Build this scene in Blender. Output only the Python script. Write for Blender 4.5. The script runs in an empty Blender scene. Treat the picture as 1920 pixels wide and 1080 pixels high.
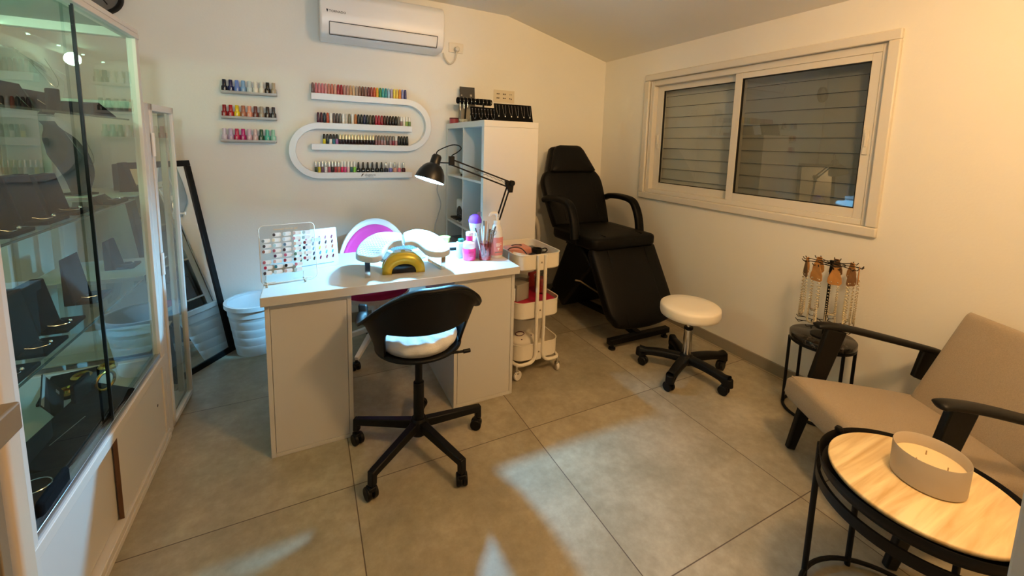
import bpy, bmesh, math, random
from mathutils import Vector, Matrix
random.seed(7)
S = bpy.context.scene
COL = S.collection
PI = math.pi
sin, cos, rad = math.sin, math.cos, math.radians

# ---------------------------------------------------------------- materials
def lin(h):
    h = h.lstrip('#')
    c = [int(h[i:i+2], 16)/255 for i in (0, 2, 4)]
    return tuple(x/12.92 if x <= .04045 else ((x+.055)/1.055)**2.4 for x in c) + (1.0,)
MATS = {}
def mat(name, hexc='#cccccc', rough=.5, metal=0.0, spec=.5, coat=0.0, emit=None, estr=0.0, var=0.0, vscale=20.0, bump=0.0, bscale=60.0, trans=0.0, alpha=1.0, sheen=0.0, stretch=None):
    if name in MATS: return MATS[name]
    m = bpy.data.materials.new(name); m.use_nodes = True
    nt = m.node_tree; N = nt.nodes; L = nt.links
    b = N['Principled BSDF']
    b.inputs['Base Color'].default_value = lin(hexc)
    b.inputs['Roughness'].default_value = rough
    b.inputs['Metallic'].default_value = metal
    b.inputs['Specular IOR Level'].default_value = spec
    b.inputs['Coat Weight'].default_value = coat
    b.inputs['Transmission Weight'].default_value = trans
    b.inputs['Alpha'].default_value = alpha
    b.inputs['Sheen Weight'].default_value = sheen
    if emit:
        b.inputs['Emission Color'].default_value = lin(emit); b.inputs['Emission Strength'].default_value = estr
    if var or bump:
        tc = N.new('ShaderNodeTexCoord')
        src = tc.outputs['Object']
        if stretch:
            mp = N.new('ShaderNodeMapping'); mp.inputs['Scale'].default_value = stretch
            L.new(src, mp.inputs['Vector']); src = mp.outputs['Vector']
        if var:
            n = N.new('ShaderNodeTexNoise'); n.inputs['Scale'].default_value = vscale; n.inputs['Detail'].default_value = 5
            L.new(src, n.inputs['Vector'])
            hs = N.new('ShaderNodeHueSaturation'); hs.inputs['Color'].default_value = lin(hexc)
            mr = N.new('ShaderNodeMapRange'); mr.inputs[1].default_value = .3; mr.inputs[2].default_value = .7
            mr.inputs[3].default_value = 1-var; mr.inputs[4].default_value = 1+var
            L.new(n.outputs['Fac'], mr.inputs[0]); L.new(mr.outputs[0], hs.inputs['Value'])
            L.new(hs.outputs['Color'], b.inputs['Base Color'])
        if bump:
            n2 = N.new('ShaderNodeTexNoise'); n2.inputs['Scale'].default_value = bscale; n2.inputs['Detail'].default_value = 4
            L.new(src, n2.inputs['Vector'])
            bp = N.new('ShaderNodeBump'); bp.inputs['Strength'].default_value = bump; bp.inputs['Distance'].default_value = .01
            L.new(n2.outputs['Fac'], bp.inputs['Height']); L.new(bp.outputs['Normal'], b.inputs['Normal'])
    MATS[name] = m
    return m
def glass_mat(name, tint='#eaf4ee', base=.07, rough=0.0):
    if name in MATS: return MATS[name]
    m = bpy.data.materials.new(name); m.use_nodes = True
    nt = m.node_tree; N = nt.nodes; L = nt.links; N.clear()
    out = N.new('ShaderNodeOutputMaterial'); mix = N.new('ShaderNodeMixShader')
    t = N.new('ShaderNodeBsdfTransparent'); t.inputs['Color'].default_value = lin(tint)
    g = N.new('ShaderNodeBsdfGlossy'); g.inputs['Roughness'].default_value = rough; g.inputs['Color'].default_value = (1, 1, 1, 1)
    lw = N.new('ShaderNodeLayerWeight'); lw.inputs['Blend'].default_value = .5
    p = N.new('ShaderNodeMath'); p.operation = 'POWER'; p.inputs[1].default_value = 5
    ma = N.new('ShaderNodeMath'); ma.operation = 'MULTIPLY_ADD'; ma.inputs[1].default_value = 1-base; ma.inputs[2].default_value = base
    L.new(lw.outputs['Facing'], p.inputs[0]); L.new(p.outputs[0], ma.inputs[0]); L.new(ma.outputs[0], mix.inputs['Fac'])
    L.new(t.outputs[0], mix.inputs[1]); L.new(g.outputs[0], mix.inputs[2]); L.new(mix.outputs[0], out.inputs['Surface'])
    MATS[name] = m
    return m

# ---------------------------------------------------------------- mesh builder
def rot3(rx=0, ry=0, rz=0):
    return Matrix.Rotation(rz, 4, 'Z') @ Matrix.Rotation(ry, 4, 'Y') @ Matrix.Rotation(rx, 4, 'X')
class B:
    def __init__(s): s.bm = bmesh.new()
    def box(s, c, size, rot=None, taper=1.0):
        vs = []
        for z in (-.5, .5):
            k = taper if z > 0 else 1.0
            for x, y in ((-.5, -.5), (.5, -.5), (.5, .5), (-.5, .5)):
                v = Vector((x*size[0]*k, y*size[1]*k, z*size[2]))
                if rot is not None: v = rot @ v
                vs.append(s.bm.verts.new(v + Vector(c)))
        for f in ((3, 2, 1, 0), (4, 5, 6, 7), (0, 1, 5, 4), (1, 2, 6, 5), (2, 3, 7, 6), (3, 0, 4, 7)):
            s.bm.faces.new([vs[i] for i in f])
        return s
    def span(s, a, b):
        return s.box([(a[i]+b[i])/2 for i in range(3)], [abs(b[i]-a[i]) for i in range(3)])
    def beam(s, p0, p1, w, h, w1=None, h1=None, up=(0, 0, 1)):
        p0, p1 = Vector(p0), Vector(p1); d = (p1-p0).normalized(); up = Vector(up)
        x = d.cross(up).normalized(); u = x.cross(d)
        w1 = w if w1 is None else w1; h1 = h if h1 is None else h1
        A = [s.bm.verts.new(p0 + x*sx*w/2 + u*su*h/2) for sx, su in ((-1, -1), (1, -1), (1, 1), (-1, 1))]
        Bv = [s.bm.verts.new(p1 + x*sx*w1/2 + u*su*h1/2) for sx, su in ((-1, -1), (1, -1), (1, 1), (-1, 1))]
        s.bm.faces.new(A[::-1]); s.bm.faces.new(Bv)
        for i in range(4): s.bm.faces.new([A[i], A[(i+1) % 4], Bv[(i+1) % 4], Bv[i]])
        return s
    def cyl(s, p0, p1, r0, r1=None, n=24, cap=True):
        p0, p1 = Vector(p0), Vector(p1); r1 = r0 if r1 is None else r1
        d = (p1-p0).normalized(); a = d.orthogonal().normalized(); b = d.cross(a)
        A = [s.bm.verts.new(p0 + (a*cos(2*PI*i/n) + b*sin(2*PI*i/n))*r0) for i in range(n)]
        C = [s.bm.verts.new(p1 + (a*cos(2*PI*i/n) + b*sin(2*PI*i/n))*r1) for i in range(n)]
        for i in range(n): s.bm.faces.new([A[i], A[(i+1) % n], C[(i+1) % n], C[i]])
        if cap: s.bm.faces.new(A[::-1]); s.bm.faces.new(C)
        return s
    def lathe(s, prof, c=(0, 0, 0), n=32, sx=1, sy=1, rot=None):
        c = Vector(c); rings = []
        for r, z in prof:
            if r < 1e-6:
                v = Vector((0, 0, z)); v = rot @ v if rot is not None else v
                rings.append([s.bm.verts.new(v + c)])
            else:
                ring = []
                for i in range(n):
                    v = Vector((r*sx*cos(2*PI*i/n), r*sy*sin(2*PI*i/n), z)); v = rot @ v if rot is not None else v
                    ring.append(s.bm.verts.new(v + c))
                rings.append(ring)
        for A, C in zip(rings, rings[1:]):
            for i in range(n):
                j = (i+1) % n
                if len(A) == 1 and len(C) == 1: break
                if len(A) == 1: s.bm.faces.new([A[0], C[j], C[i]])
                elif len(C) == 1: s.bm.faces.new([A[i], A[j], C[0]])
                else: s.bm.faces.new([A[i], A[j], C[j], C[i]])
        return s
    def tube(s, pts, r, n=10, closed=False, cap=True):
        pts = [Vector(p) for p in pts]; N = len(pts); rings = []
        a = None
        for i, p in enumerate(pts):
            if closed: d = (pts[(i+1) % N] - pts[i-1]).normalized()
            elif i == 0: d = (pts[1]-p).normalized()
            elif i == N-1: d = (p-pts[-2]).normalized()
            else: d = ((pts[i+1]-p).normalized() + (p-pts[i-1]).normalized()).normalized()
            if a is None: a = d.orthogonal().normalized()
            else:
                a = a - d*a.dot(d); a = a.normalized() if a.length > 1e-6 else d.orthogonal().normalized()
            b = d.cross(a); rr = r[i] if isinstance(r, (list, tuple)) else r
            rings.append([s.bm.verts.new(p + (a*cos(2*PI*k/n) + b*sin(2*PI*k/n))*rr) for k in range(n)])
        M = N if closed else N-1
        for i in range(M):
            A, C = rings[i], rings[(i+1) % N]
            for k in range(n): s.bm.faces.new([A[k], A[(k+1) % n], C[(k+1) % n], C[k]])
        if cap and not closed: s.bm.faces.new(rings[0][::-1]); s.bm.faces.new(rings[-1])
        return s
    def prism(s, poly, z0, z1, M=None):
        M = M or Matrix.Identity(4)
        A = [s.bm.verts.new(M @ Vector((x, y, z0))) for x, y in poly]
        C = [s.bm.verts.new(M @ Vector((x, y, z1))) for x, y in poly]
        s.bm.faces.new(A[::-1]); s.bm.faces.new(C); n = len(poly)
        for i in range(n): s.bm.faces.new([A[i], A[(i+1) % n], C[(i+1) % n], C[i]])
        return s
    def grid(s, fn, nu, nv, closeu=False, skip=None):
        V = [[s.bm.verts.new(fn(i/(nu if closeu else nu-1), j/(nv-1))) for j in range(nv)] for i in range(nu)]
        for i in range(nu if closeu else nu-1):
            for j in range(nv-1):
                if skip and skip((i+.5)/(nu-1), (j+.5)/(nv-1)): continue
                s.bm.faces.new([V[i][j], V[(i+1) % nu][j], V[(i+1) % nu][j+1], V[i][j+1]])
        return s
    def ball(s, c, r, n=10, sq=1.0):
        prof = [(r*sin(PI*i/(n//2+1)), -r*sq*cos(PI*i/(n//2+1))) for i in range(n//2+2)]
        prof[0] = (0, -r*sq); prof[-1] = (0, r*sq)
        return s.lathe(prof, c, n)
def link(name, me, parent=None, loc=(0, 0, 0)):
    o = bpy.data.objects.new(name, me); COL.objects.link(o)
    if parent is not None: o.parent = parent
    o.location = loc
    return o
def fin(b, name, m, parent=None, loc=(0, 0, 0), bevel=0.0, seg=2, smooth=40, sub=0, solid=0.0, rz=0.0, weld=False):
    me = bpy.data.meshes.new(name)
    if weld: bmesh.ops.remove_doubles(b.bm, verts=b.bm.verts, dist=1e-5)
    bmesh.ops.recalc_face_normals(b.bm, faces=b.bm.faces)
    b.bm.to_mesh(me); b.bm.free()
    if smooth:
        me.shade_smooth()
        if smooth < 180: me.set_sharp_from_angle(angle=rad(smooth))
    for mm in (m if isinstance(m, (list, tuple)) else [m]): me.materials.append(mm)
    o = link(name, me, parent, loc)
    if rz: o.rotation_euler = (0, 0, rz)
    if solid:
        md = o.modifiers.new('solid', 'SOLIDIFY'); md.thickness = solid; md.offset = 0
    if bevel:
        md = o.modifiers.new('bev', 'BEVEL'); md.width = bevel; md.segments = seg; md.limit_method = 'ANGLE'; md.angle_limit = rad(35)
        md.harden_normals = False
    if sub:
        md = o.modifiers.new('sub', 'SUBSURF'); md.levels = sub; md.render_levels = sub
    return o
def tag(o, label, cat, group=None, kind=None):
    o['label'] = label; o['category'] = cat
    if group: o['group'] = group
    if kind: o['kind'] = kind
    return o
def thing(name, label, cat, loc=(0, 0, 0), rz=0.0, group=None):
    o = bpy.data.objects.new(name, None); COL.objects.link(o)
    o.location = loc; o.rotation_euler = (0, 0, rz); o.empty_display_size = .05
    return tag(o, label, cat, group)
def struct(b, name, m, parent=None, **k):
    o = fin(b, name, m, parent, **k)
    if parent is None: o['kind'] = 'structure'
    return o
def dup(root, loc=None, rz=None):
    r = root.copy(); COL.objects.link(r)
    if loc is not None: r.location = loc
    if rz is not None: r.rotation_euler = (0, 0, rz)
    for ch in list(root.children):
        c = ch.copy(); COL.objects.link(c); c.parent = r
        for g in list(ch.children):
            d = g.copy(); COL.objects.link(d); d.parent = c
    return r
def text(name, body, size, m, parent, M, depth=.0006, align='LEFT'):
    cu = bpy.data.curves.new(name, 'FONT'); cu.body = body; cu.size = size; cu.extrude = depth; cu.align_x = align
    cu.resolution_u = 2
    tmp = bpy.data.objects.new(name+'_t', cu); COL.objects.link(tmp)
    dg = bpy.context.evaluated_depsgraph_get()
    me = bpy.data.meshes.new_from_object(tmp.evaluated_get(dg)); me.name = name
    bpy.data.objects.remove(tmp); bpy.data.curves.remove(cu)
    me.materials.clear(); me.materials.append(m)
    o = link(name, me, parent); o.matrix_local = M
    return o
def rrect(w, h, r, n=6, cx=0, cy=0):
    P = []
    for sx, sy, a0 in ((1, 1, 0), (-1, 1, 90), (-1, -1, 180), (1, -1, 270)):
        for i in range(n+1):
            a = rad(a0 + 90*i/n); P.append((cx + sx*(w/2-r) + r*cos(a), cy + sy*(h/2-r) + r*sin(a)))
    return P
def curve(pts, n=8, closed=False):
    P = [Vector(p) for p in pts]; out = []; N = len(P)
    for i in range(N if closed else N-1):
        p0 = P[i-1] if (i or closed) else P[0]; p1 = P[i]; p2 = P[(i+1) % N]; p3 = P[(i+2) % N] if (closed or i+2 < N) else P[-1]
        for k in range(n):
            t = k/n
            out.append(.5*((2*p1) + (p2-p0)*t + (2*p0-5*p1+4*p2-p3)*t*t + (3*p1-p0-3*p2+p3)*t**3))
    if not closed: out.append(P[-1])
    return out
def MYZ(x, y, z): return Matrix(((0, 0, 1, x), (1, 0, 0, y), (0, 1, 0, z), (0, 0, 0, 1)))   # poly x->y, y->z, z->x
def MXZ(x, y, z): return Matrix(((1, 0, 0, x), (0, 0, -1, y), (0, 1, 0, z), (0, 0, 0, 1)))  # poly x->x, y->z, z->-y
ORD = ['', 'first', 'second', 'third', 'fourth', 'fifth', 'sixth', 'seventh', 'eighth', 'ninth', 'tenth', 'eleventh', 'twelfth', 'thirteenth', 'fourteenth', 'fifteenth', 'sixteenth', 'seventeenth']

# ---------------------------------------------------------------- palette
white = mat('white_lacquer', '#e4e1da', .38)
whiteplast = mat('white_plastic', '#ebe9e4', .35)
whitemetal = mat('white_metal', '#e3ded4', .35)
blackplast = mat('black_plastic', '#060606', .5, spec=.25)
blackmetal = mat('black_metal', '#070606', .5, spec=.25)
leather = mat('black_leather', '#050403', .5, spec=.2, bump=.12, bscale=220)
chrome = mat('chrome', '#d5d6d8', .12, 1.0)
velvet = mat('black_velvet', '#07080a', .9, spec=.15, bump=.1, bscale=400)
greybox = mat('charcoal_leatherette', '#1c1d20', .75, spec=.2)
silver = mat('silver', '#dcdcdc', .2, 1.0)
goldm = mat('gold_metal', '#c9a24a', .25, 1.0)
wallpaint = mat('wall_paint', '#e5e2d9', .85, var=.012, vscale=3, bump=.06, bscale=90)
ceilpaint = mat('ceiling_paint', '#e8e4d9', .9, var=.01, vscale=3)
CG = glass_mat('cabinet_glass', '#e3eee9', .05)
WG = glass_mat('window_glass', '#e0e3e0', .06)
WGD = glass_mat('window_glass_dark', '#b9bcb8', .08)
CLEAR = glass_mat('clear_acrylic', '#f2f6f6', .05)

# ---------------------------------------------------------------- room shell
XR, YB, XL, YF = 2.557, 3.198, -1.12, -.95
def floor_mat():
    m = bpy.data.materials.new('floor_tile'); m.use_nodes = True
    nt = m.node_tree; N = nt.nodes; L = nt.links; b = N['Principled BSDF']
    tc = N.new('ShaderNodeTexCoord'); sp = N.new('ShaderNodeSeparateXYZ'); L.new(tc.outputs['Object'], sp.inputs[0])
    def axis(out, off):
        a = N.new('ShaderNodeMath'); a.operation = 'SUBTRACT'; a.inputs[1].default_value = off - 80.0; L.new(out, a.inputs[0])
        d = N.new('ShaderNodeMath'); d.operation = 'PINGPONG'; d.inputs[1].default_value = .4; L.new(a.outputs[0], d.inputs[0])
        c = N.new('ShaderNodeMath'); c.operation = 'LESS_THAN'; c.inputs[1].default_value = .0019; L.new(d.outputs[0], c.inputs[0])
        f = N.new('ShaderNodeMath'); f.operation = 'DIVIDE'; f.inputs[1].default_value = .8; L.new(a.outputs[0], f.inputs[0])
        fl = N.new('ShaderNodeMath'); fl.operation = 'FLOOR'; L.new(f.outputs[0], fl.inputs[0])
        return c, fl
    gx, ix = axis(sp.outputs['X'], .1285); gy, iy = axis(sp.outputs['Y'], 1.600)
    g = N.new('ShaderNodeMath'); g.operation = 'MAXIMUM'; L.new(gx.outputs[0], g.inputs[0]); L.new(gy.outputs[0], g.inputs[1])
    cb = N.new('ShaderNodeCombineXYZ'); L.new(ix.outputs[0], cb.inputs[0]); L.new(iy.outputs[0], cb.inputs[1])
    wn = N.new('ShaderNodeTexWhiteNoise'); L.new(cb.outputs[0], wn.inputs['Vector'])
    va = N.new('ShaderNodeVectorMath'); va.operation = 'MULTIPLY_ADD'; va.inputs[1].default_value = (9, 9, 9); L.new(wn.outputs['Color'], va.inputs[0]); L.new(tc.outputs['Object'], va.inputs[2])
    n1 = N.new('ShaderNodeTexNoise'); n1.inputs['Scale'].default_value = 3.2; n1.inputs['Detail'].default_value = 8; n1.inputs['Roughness'].default_value = .62
    L.new(va.outputs[0], n1.inputs['Vector'])
    n2 = N.new('ShaderNodeTexNoise'); n2.inputs['Scale'].default_value = 24; n2.inputs['Detail'].default_value = 7; n2.inputs['Roughness'].default_value = .7
    L.new(va.outputs[0], n2.inputs['Vector'])
    mx = N.new('ShaderNodeMix'); mx.data_type = 'FLOAT'; mx.inputs[0].default_value = .4; L.new(n1.outputs['Fac'], mx.inputs[2]); L.new(n2.outputs['Fac'], mx.inputs[3])
    cr = N.new('ShaderNodeValToRGB'); L.new(mx.outputs[0], cr.inputs[0])
    e = cr.color_ramp.elements; e[0].position = .34; e[0].color = lin('#867d67'); e[1].position = .66; e[1].color = lin('#b1a68e')
    q = e.new(.5); q.color = lin('#9b917a')
    mc = N.new('ShaderNodeMix'); mc.data_type = 'RGBA'; L.new(g.outputs[0], mc.inputs[0]); L.new(cr.outputs[0], mc.inputs[6]); mc.inputs[7].default_value = lin('#57493a')
    L.new(mc.outputs[2], b.inputs['Base Color'])
    rr = N.new('ShaderNodeMapRange'); rr.inputs[3].default_value = .42; rr.inputs[4].default_value = .55; L.new(n2.outputs['Fac'], rr.inputs[0]); L.new(rr.outputs[0], b.inputs['Roughness'])
    bp = N.new('ShaderNodeBump'); bp.inputs['Strength'].default_value = .25; bp.inputs['Distance'].default_value = .002; bp.invert = True
    L.new(g.outputs[0], bp.inputs['Height']); L.new(bp.outputs['Normal'], b.inputs['Normal'])
    return m
b = B(); b.span((XL-.1, YF-.1, -.1), (XR+.1, YB+.1, 0)); struct(b, 'floor', floor_mat(), smooth=0)
b = B(); b.span((XL-.1, YB, 0), (XR+.1, YB+.1, 2.6)); struct(b, 'wall_back', wallpaint, smooth=0)
b = B(); b.span((XL-.1, YF, 0), (XL, YB, 2.6)); struct(b, 'wall_left', wallpaint, smooth=0)
WY0, WY1, WZ0, WZ1 = 1.045, 2.605, 1.0, 1.917
b = B()
b.span((XR, YF, 0), (XR+.16, WY0, 2.6)); b.span((XR, WY1, 0), (XR+.16, YB, 2.6))
b.span((XR, WY0, 0), (XR+.16, WY1, WZ0)); b.span((XR, WY0, WZ1), (XR+.16, WY1, 2.6))
struct(b, 'wall_right', wallpaint, smooth=0)
b = B()   # front wall behind the camera, with a doorway
b.span((XL, YF-.1, 0), (-.55, YF, 2.6)); b.span((.95, YF-.1, 0), (XR, YF, 2.6)); b.span((-.55, YF-.1, 2.1), (.95, YF, 2.6))
struct(b, 'wall_front', wallpaint, smooth=0)
b = B()
poly = [(XL-.1, 2.43), (1.0, 2.428), (1.518, 2.419), (XR+.16, 2.121), (XR+.16, 2.7), (XL-.1, 2.7)]
b.prism(poly, -(YB+.1), -(YF-.1), Matrix.Rotation(rad(90), 4, 'X')); struct(b, 'ceiling', ceilpaint, smooth=0)
tilebase = mat('skirting_tile', '#8a8171', .5, var=.05, vscale=8)
b = B(); b.span((XR-.012, YF, 0), (XR, YB, .072)); struct(b, 'baseboard_right', tilebase, bevel=.002)
b = B(); b.span((XL, YB-.012, 0), (XR-.012, YB, .072)); struct(b, 'baseboard_back', tilebase, bevel=.002)

# window
alu = mat('white_aluminium', '#d8d2c6', .4)
win = struct(B().span((XR-.02, WY0-.05, WZ0-.05), (XR+.012, WY1+.05, WZ0)).span((XR-.02, WY0-.05, WZ1), (XR+.012, WY1+.05, WZ1+.05))
             .span((XR-.02, WY0-.05, WZ0), (XR+.012, WY0, WZ1)).span((XR-.02, WY1, WZ0), (XR+.012, WY1+.05, WZ1)), 'window_1', alu, bevel=.006)
b = B()
for (y0, y1, z0, z1) in ((WY0, WY0+.03, WZ0, WZ1), (WY1-.03, WY1, WZ0, WZ1), (WY0+.03, WY1-.03, WZ0, WZ0+.032), (WY0+.03, WY1-.03, WZ1-.042, WZ1)):
    b.span((XR+.012, y0, z0), (XR+.11, y1, z1))
struct(b, 'window_frame', alu, win, bevel=.003)
gasket = mat('black_gasket', '#0a0a0a', .6)
def sash(x, y0, y1, gy0, gy1, gz0, gz1, hy, G):
    b = B(); z0, z1 = WZ0+.032, WZ1-.042
    b.span((x, y0, z0), (x+.03, gy0, z1)); b.span((x, gy1, z0), (x+.03, y1, z1)); b.span((x, gy0, z0), (x+.03, gy1, gz0)); b.span((x, gy0, gz1), (x+.03, gy1, z1))
    f = struct(b, 'window_sash', alu, win, bevel=.002)
    b = B(); t = .005
    for A, C in (((gy0, gz0), (gy1, gz0+t)), ((gy0, gz1-t), (gy1, gz1)), ((gy0, gz0), (gy0+t, gz1)), ((gy1-t, gz0), (gy1, gz1))):
        b.span((x+.004, A[0], A[1]), (x+.02, C[0], C[1]))
    struct(b, 'gasket', gasket, f)
    b = B(); b.bm.faces.new([b.bm.verts.new((x+.014, y, z)) for y, z in ((gy0, gz0), (gy1, gz0), (gy1, gz1), (gy0, gz1))])
    struct(b, 'pane', G, f)
    b = B(); b.box((x-.003, hy, 1.43), (.008, .022, .13)); b.box((x-.009, hy, 1.44), (.008, .01, .07)); struct(b, 'handle', alu, f, bevel=.002)
sash(XR+.018, 1.075, 1.862, 1.117, 1.812, 1.082, 1.838, 1.098, WGD)
sash(XR+.056, 1.82, WY1-.03, 1.86, 2.512, 1.086, 1.832, 2.545, WG)
slat = mat('shutter_slat', '#d4d4d0', .55, var=.03, vscale=6)
sh = tag(fin(B().span((XR+.13, WY0, WZ0-.02), (XR+.135, WY0+.05, WZ1)).span((XR+.13, WY1-.05, WZ0-.02), (XR+.135, WY1, WZ1)), 'roller_shutter', slat),
         'closed grey slatted shutter behind the window glass', 'shutter'); sh['kind'] = 'structure'
b = B(); z = WZ0-.01
while z < WZ1+.02:
    b.box((XR+.14, (WY0+WY1)/2, z), (.008, WY1-WY0+.04, .084), rot3(0, rad(9), 0)); z += .0845
fin(b, 'slat', slat, sh, bevel=.002)
# door leaf beside the camera (only its edge is in view)
doorw = mat('door_paint', '#c9c9cb', .45)
dx, dy = .55, .09; ang = rad(-28); ux, uy = cos(ang), sin(ang)
Mdoor = Matrix.Translation((dx, dy, 0)) @ Matrix.Rotation(ang, 4, 'Z')
b = B(); b.span((0, -.042, .01), (.78, 0, 2.04)); d = struct(b, 'door_1', doorw, bevel=.004); d.matrix_world = Mdoor
b = B(); b.prism(rrect(.026, .12, .012), -.002, .001, MYZ(0, -.022, .95))
struct(b, 'latch_plate', mat('worn_steel', '#8d8983', .35, .9), d)
b = B(); b.box((-.006, -.022, .95), (.014, .012, .03)); struct(b, 'latch_tongue', mat('worn_steel'), d, bevel=.002)
# ---------------------------------------------------------------- air conditioner
acm = mat('ac_plastic', '#e6e3df', .32)
ac = thing('air_conditioner', 'white split air conditioner mounted high on the back wall', 'air conditioner', (.51, YB, 2.03))
def acprof(o):   # (y out from the wall, z)
    return [(0, 0), (-.14-o, 0), (-.19-o, .025), (-.212-o, .08), (-.218-o, .16), (-.212-o, .255), (-.175-o, .30), (-.12, .31), (0, .31)]
b = B(); P = acprof(0)
b.prism(P, -.41, .41, Matrix(((0, 0, 1, 0), (1, 0, 0, 0), (0, 1, 0, 0), (0, 0, 0, 1))))
fin(b, 'body', acm, ac, bevel=.014, seg=3, smooth=50)
dark = mat('dark_slot', '#1c1d20', .6)
b = B(); b.beam((-.355, -.2165, .092), (.355, -.2165, .092), .005, .004); b.beam((-.355, -.187, .018), (.355, -.187, .018), .006, .004)
b.beam((-.355, -.2155, .09), (-.355, -.188, .02), .004, .004); b.beam((.355, -.2155, .09), (.355, -.188, .02), .004, .004)
fin(b, 'louvre_gap', dark, ac)
b = B(); b.beam((0, -.2135, .086), (0, -.1905, .024), .70, .004, up=(0, -1, 0)); fin(b, 'louvre', acm, ac, bevel=.0015)
inkm = mat('dark_print', '#2a2a2c', .6)
text('lettering', 'TORNADO', .02, inkm, ac, MXZ(-.355, -.2195, .149))
b = B(); b.prism([(-.372, .165), (-.36, .165), (-.362, .15), (-.366, .147)], 0, .001, MXZ(0, -.2185, 0)); fin(b, 'emblem', inkm, ac)
cord = fin(B().tube(curve([(.955-.51, -.05, .02), (.475, -.035, -.03), (.51, -.03, -.05), (.545, -.035, -.02), (.56, -.045, .05)], 8), .006, 8), 'power_cord', mat('cord_cream', '#cfc6b4', .5), ac)
b = B(); b.cyl((.56, -.02, .062), (.56, -.06, .062), .021, .017); fin(b, 'plug', mat('cord_cream'), ac, bevel=.003)
so = thing('wall_socket', 'cream wall socket beside the air conditioner', 'socket', (1.073, YB, 2.108))
fin(B().prism(rrect(.118, .075, .006), 0, .012, MXZ(0, 0, 0)), 'plate', mat('socket_cream', '#ded6c4', .4), so, bevel=.002)
fin(B().prism(rrect(.045, .045, .012), .012, .016, MXZ(.028, 0, 0)), 'switch', mat('socket_cream'), so, bevel=.001)

# ---------------------------------------------------------------- polish bottles
BOT = {}
def bottle_mesh(kind):
    """body / cap meshes, base at z=0"""
    if kind in BOT: return BOT[kind]
    if kind == 'slim':     # tall tapered gel bottle
        bp = [(0, 0), (.0088, 0), (.0095, .002), (.0095, .030), (.0088, .034), (0, .034)]
        cp = [(0, .0345), (.0091, .0345), (.0087, .050), (.0072, .064), (.005, .069), (0, .070)]
    elif kind == 'silver':
        bp = [(0, 0), (.0086, 0), (.0092, .002), (.0092, .034), (.0075, .038), (0, .038)]
        cp = [(0, .038), (.0070, .038), (.0066, .074), (.0055, .077), (0, .077)]
    elif kind == 'wide':
        bp = [(0, 0), (.0132, 0), (.0142, .003), (.0138, .024), (.0085, .031), (0, .031)]
        cp = [(0, .031), (.0074, .031), (.0072, .05), (.0056, .07), (.004, .073), (0, .074)]
    else:                  # 'shelf': square-shouldered bottle with a tall cap
        bp = [(0, 0), (.0153, 0), (.0163, .003), (.0163, .036), (.0145, .041), (0, .0415)]
        cp = [(0, .0415), (.0108, .0415), (.0103, .078), (.0093, .080), (0, .080)]
    out = []
    for nm, prof in (('body', bp), ('cap', cp)):
        b = B(); b.lathe(prof, n=14); me = bpy.data.meshes.new(kind+'_'+nm)
        bmesh.ops.recalc_face_normals(b.bm, faces=b.bm.faces); b.bm.to_mesh(me); b.bm.free(); me.shade_smooth(); me.set_sharp_from_angle(angle=rad(40)); out.append(me)
    BOT[kind] = out
    return out
def paint(h):
    return mat('lacquer_'+h.strip('#'), h, .22, spec=.5)
def bottle(kind, loc, body, cap, label, group, mark=None, capm=None):
    bm_, cm_ = bottle_mesh(kind)
    t = thing('polish_bottle', label, 'nail polish', loc, random.uniform(-.3, .3), group)
    o = link('body', bm_ if not len(bm_.materials) else bm_.copy(), t); o.data.materials.clear() if len(o.data.materials) else None; o.data.materials.append(paint(body))
    c = link('cap', cm_ if not len(cm_.materials) else cm_.copy(), t); c.data.materials.clear() if len(c.data.materials) else None; c.data.materials.append(capm or paint(cap))
    if mark is not None: mark(t)
    return t
capwhite = mat('cap_white', '#efece4', .3)
capsilver = mat('cap_silver', '#c9cbcd', .22, .9)
capcream = mat('cap_cream', '#e6d9b0', .25, .35)
capgrey = mat('cap_grey', '#80756c', .3, .5)
capblack = mat('cap_black', '#0e0e10', .3)
markw = mat('white_print', '#e9e9ea', .5)

# S-shaped ribbon shelf
SY0, SY1 = 3.138, YB
sm = mat('shelf_white', '#dfe3e6', .35)
hw = .0215
zs = (1.661, 1.464, 1.319, 1.120)
path = [(.038, zs[0]), (.671, zs[0])]
R1 = (zs[0]-zs[2])/2; c1 = (.671, (zs[0]+zs[2])/2)
path += [(c1[0]+R1*sin(PI*i/32), c1[1]+R1*cos(PI*i/32)) for i in range(1, 32)]
top = path + [(.671, zs[2]), (.030, zs[2])]
R2 = (zs[1]-zs[3])/2; c2 = (.085, (zs[1]+zs[3])/2)
bot = [(.715, zs[1]), (.085, zs[1])] + [(c2[0]-R2*sin(PI*i/32), c2[1]+R2*cos(PI*i/32)) for i in range(1, 32)] + [(.085, zs[3]), (.715, zs[3])]
shelf = thing('polish_shelf', 'white ribbon shelf of two interlocking loops holding rows of nail polish', 'shelf', (0, 0, 0))
def ribbon(pts, name):
    b = B(); n = len(pts); rows = []
    for i, (x, z) in enumerate(pts):
        x0, z0 = pts[max(i-1, 0)]; x1, z1 = pts[min(i+1, n-1)]; L = math.hypot(x1-x0, z1-z0); nx, nz = -(z1-z0)/L*hw, (x1-x0)/L*hw
        rows.append([b.bm.verts.new(v) for v in ((x+nx, SY0, z+nz), (x-nx, SY0, z-nz), (x-nx, SY1, z-nz), (x+nx, SY1, z+nz))])
    for A, C in zip(rows, rows[1:]):
        for k in range(4): b.bm.faces.new([A[k], A[(k+1) % 4], C[(k+1) % 4], C[k]])
    b.bm.faces.new(rows[0][::-1]); b.bm.faces.new(rows[-1])
    return fin(b, name, sm, shelf, bevel=.0025, smooth=30)
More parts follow.
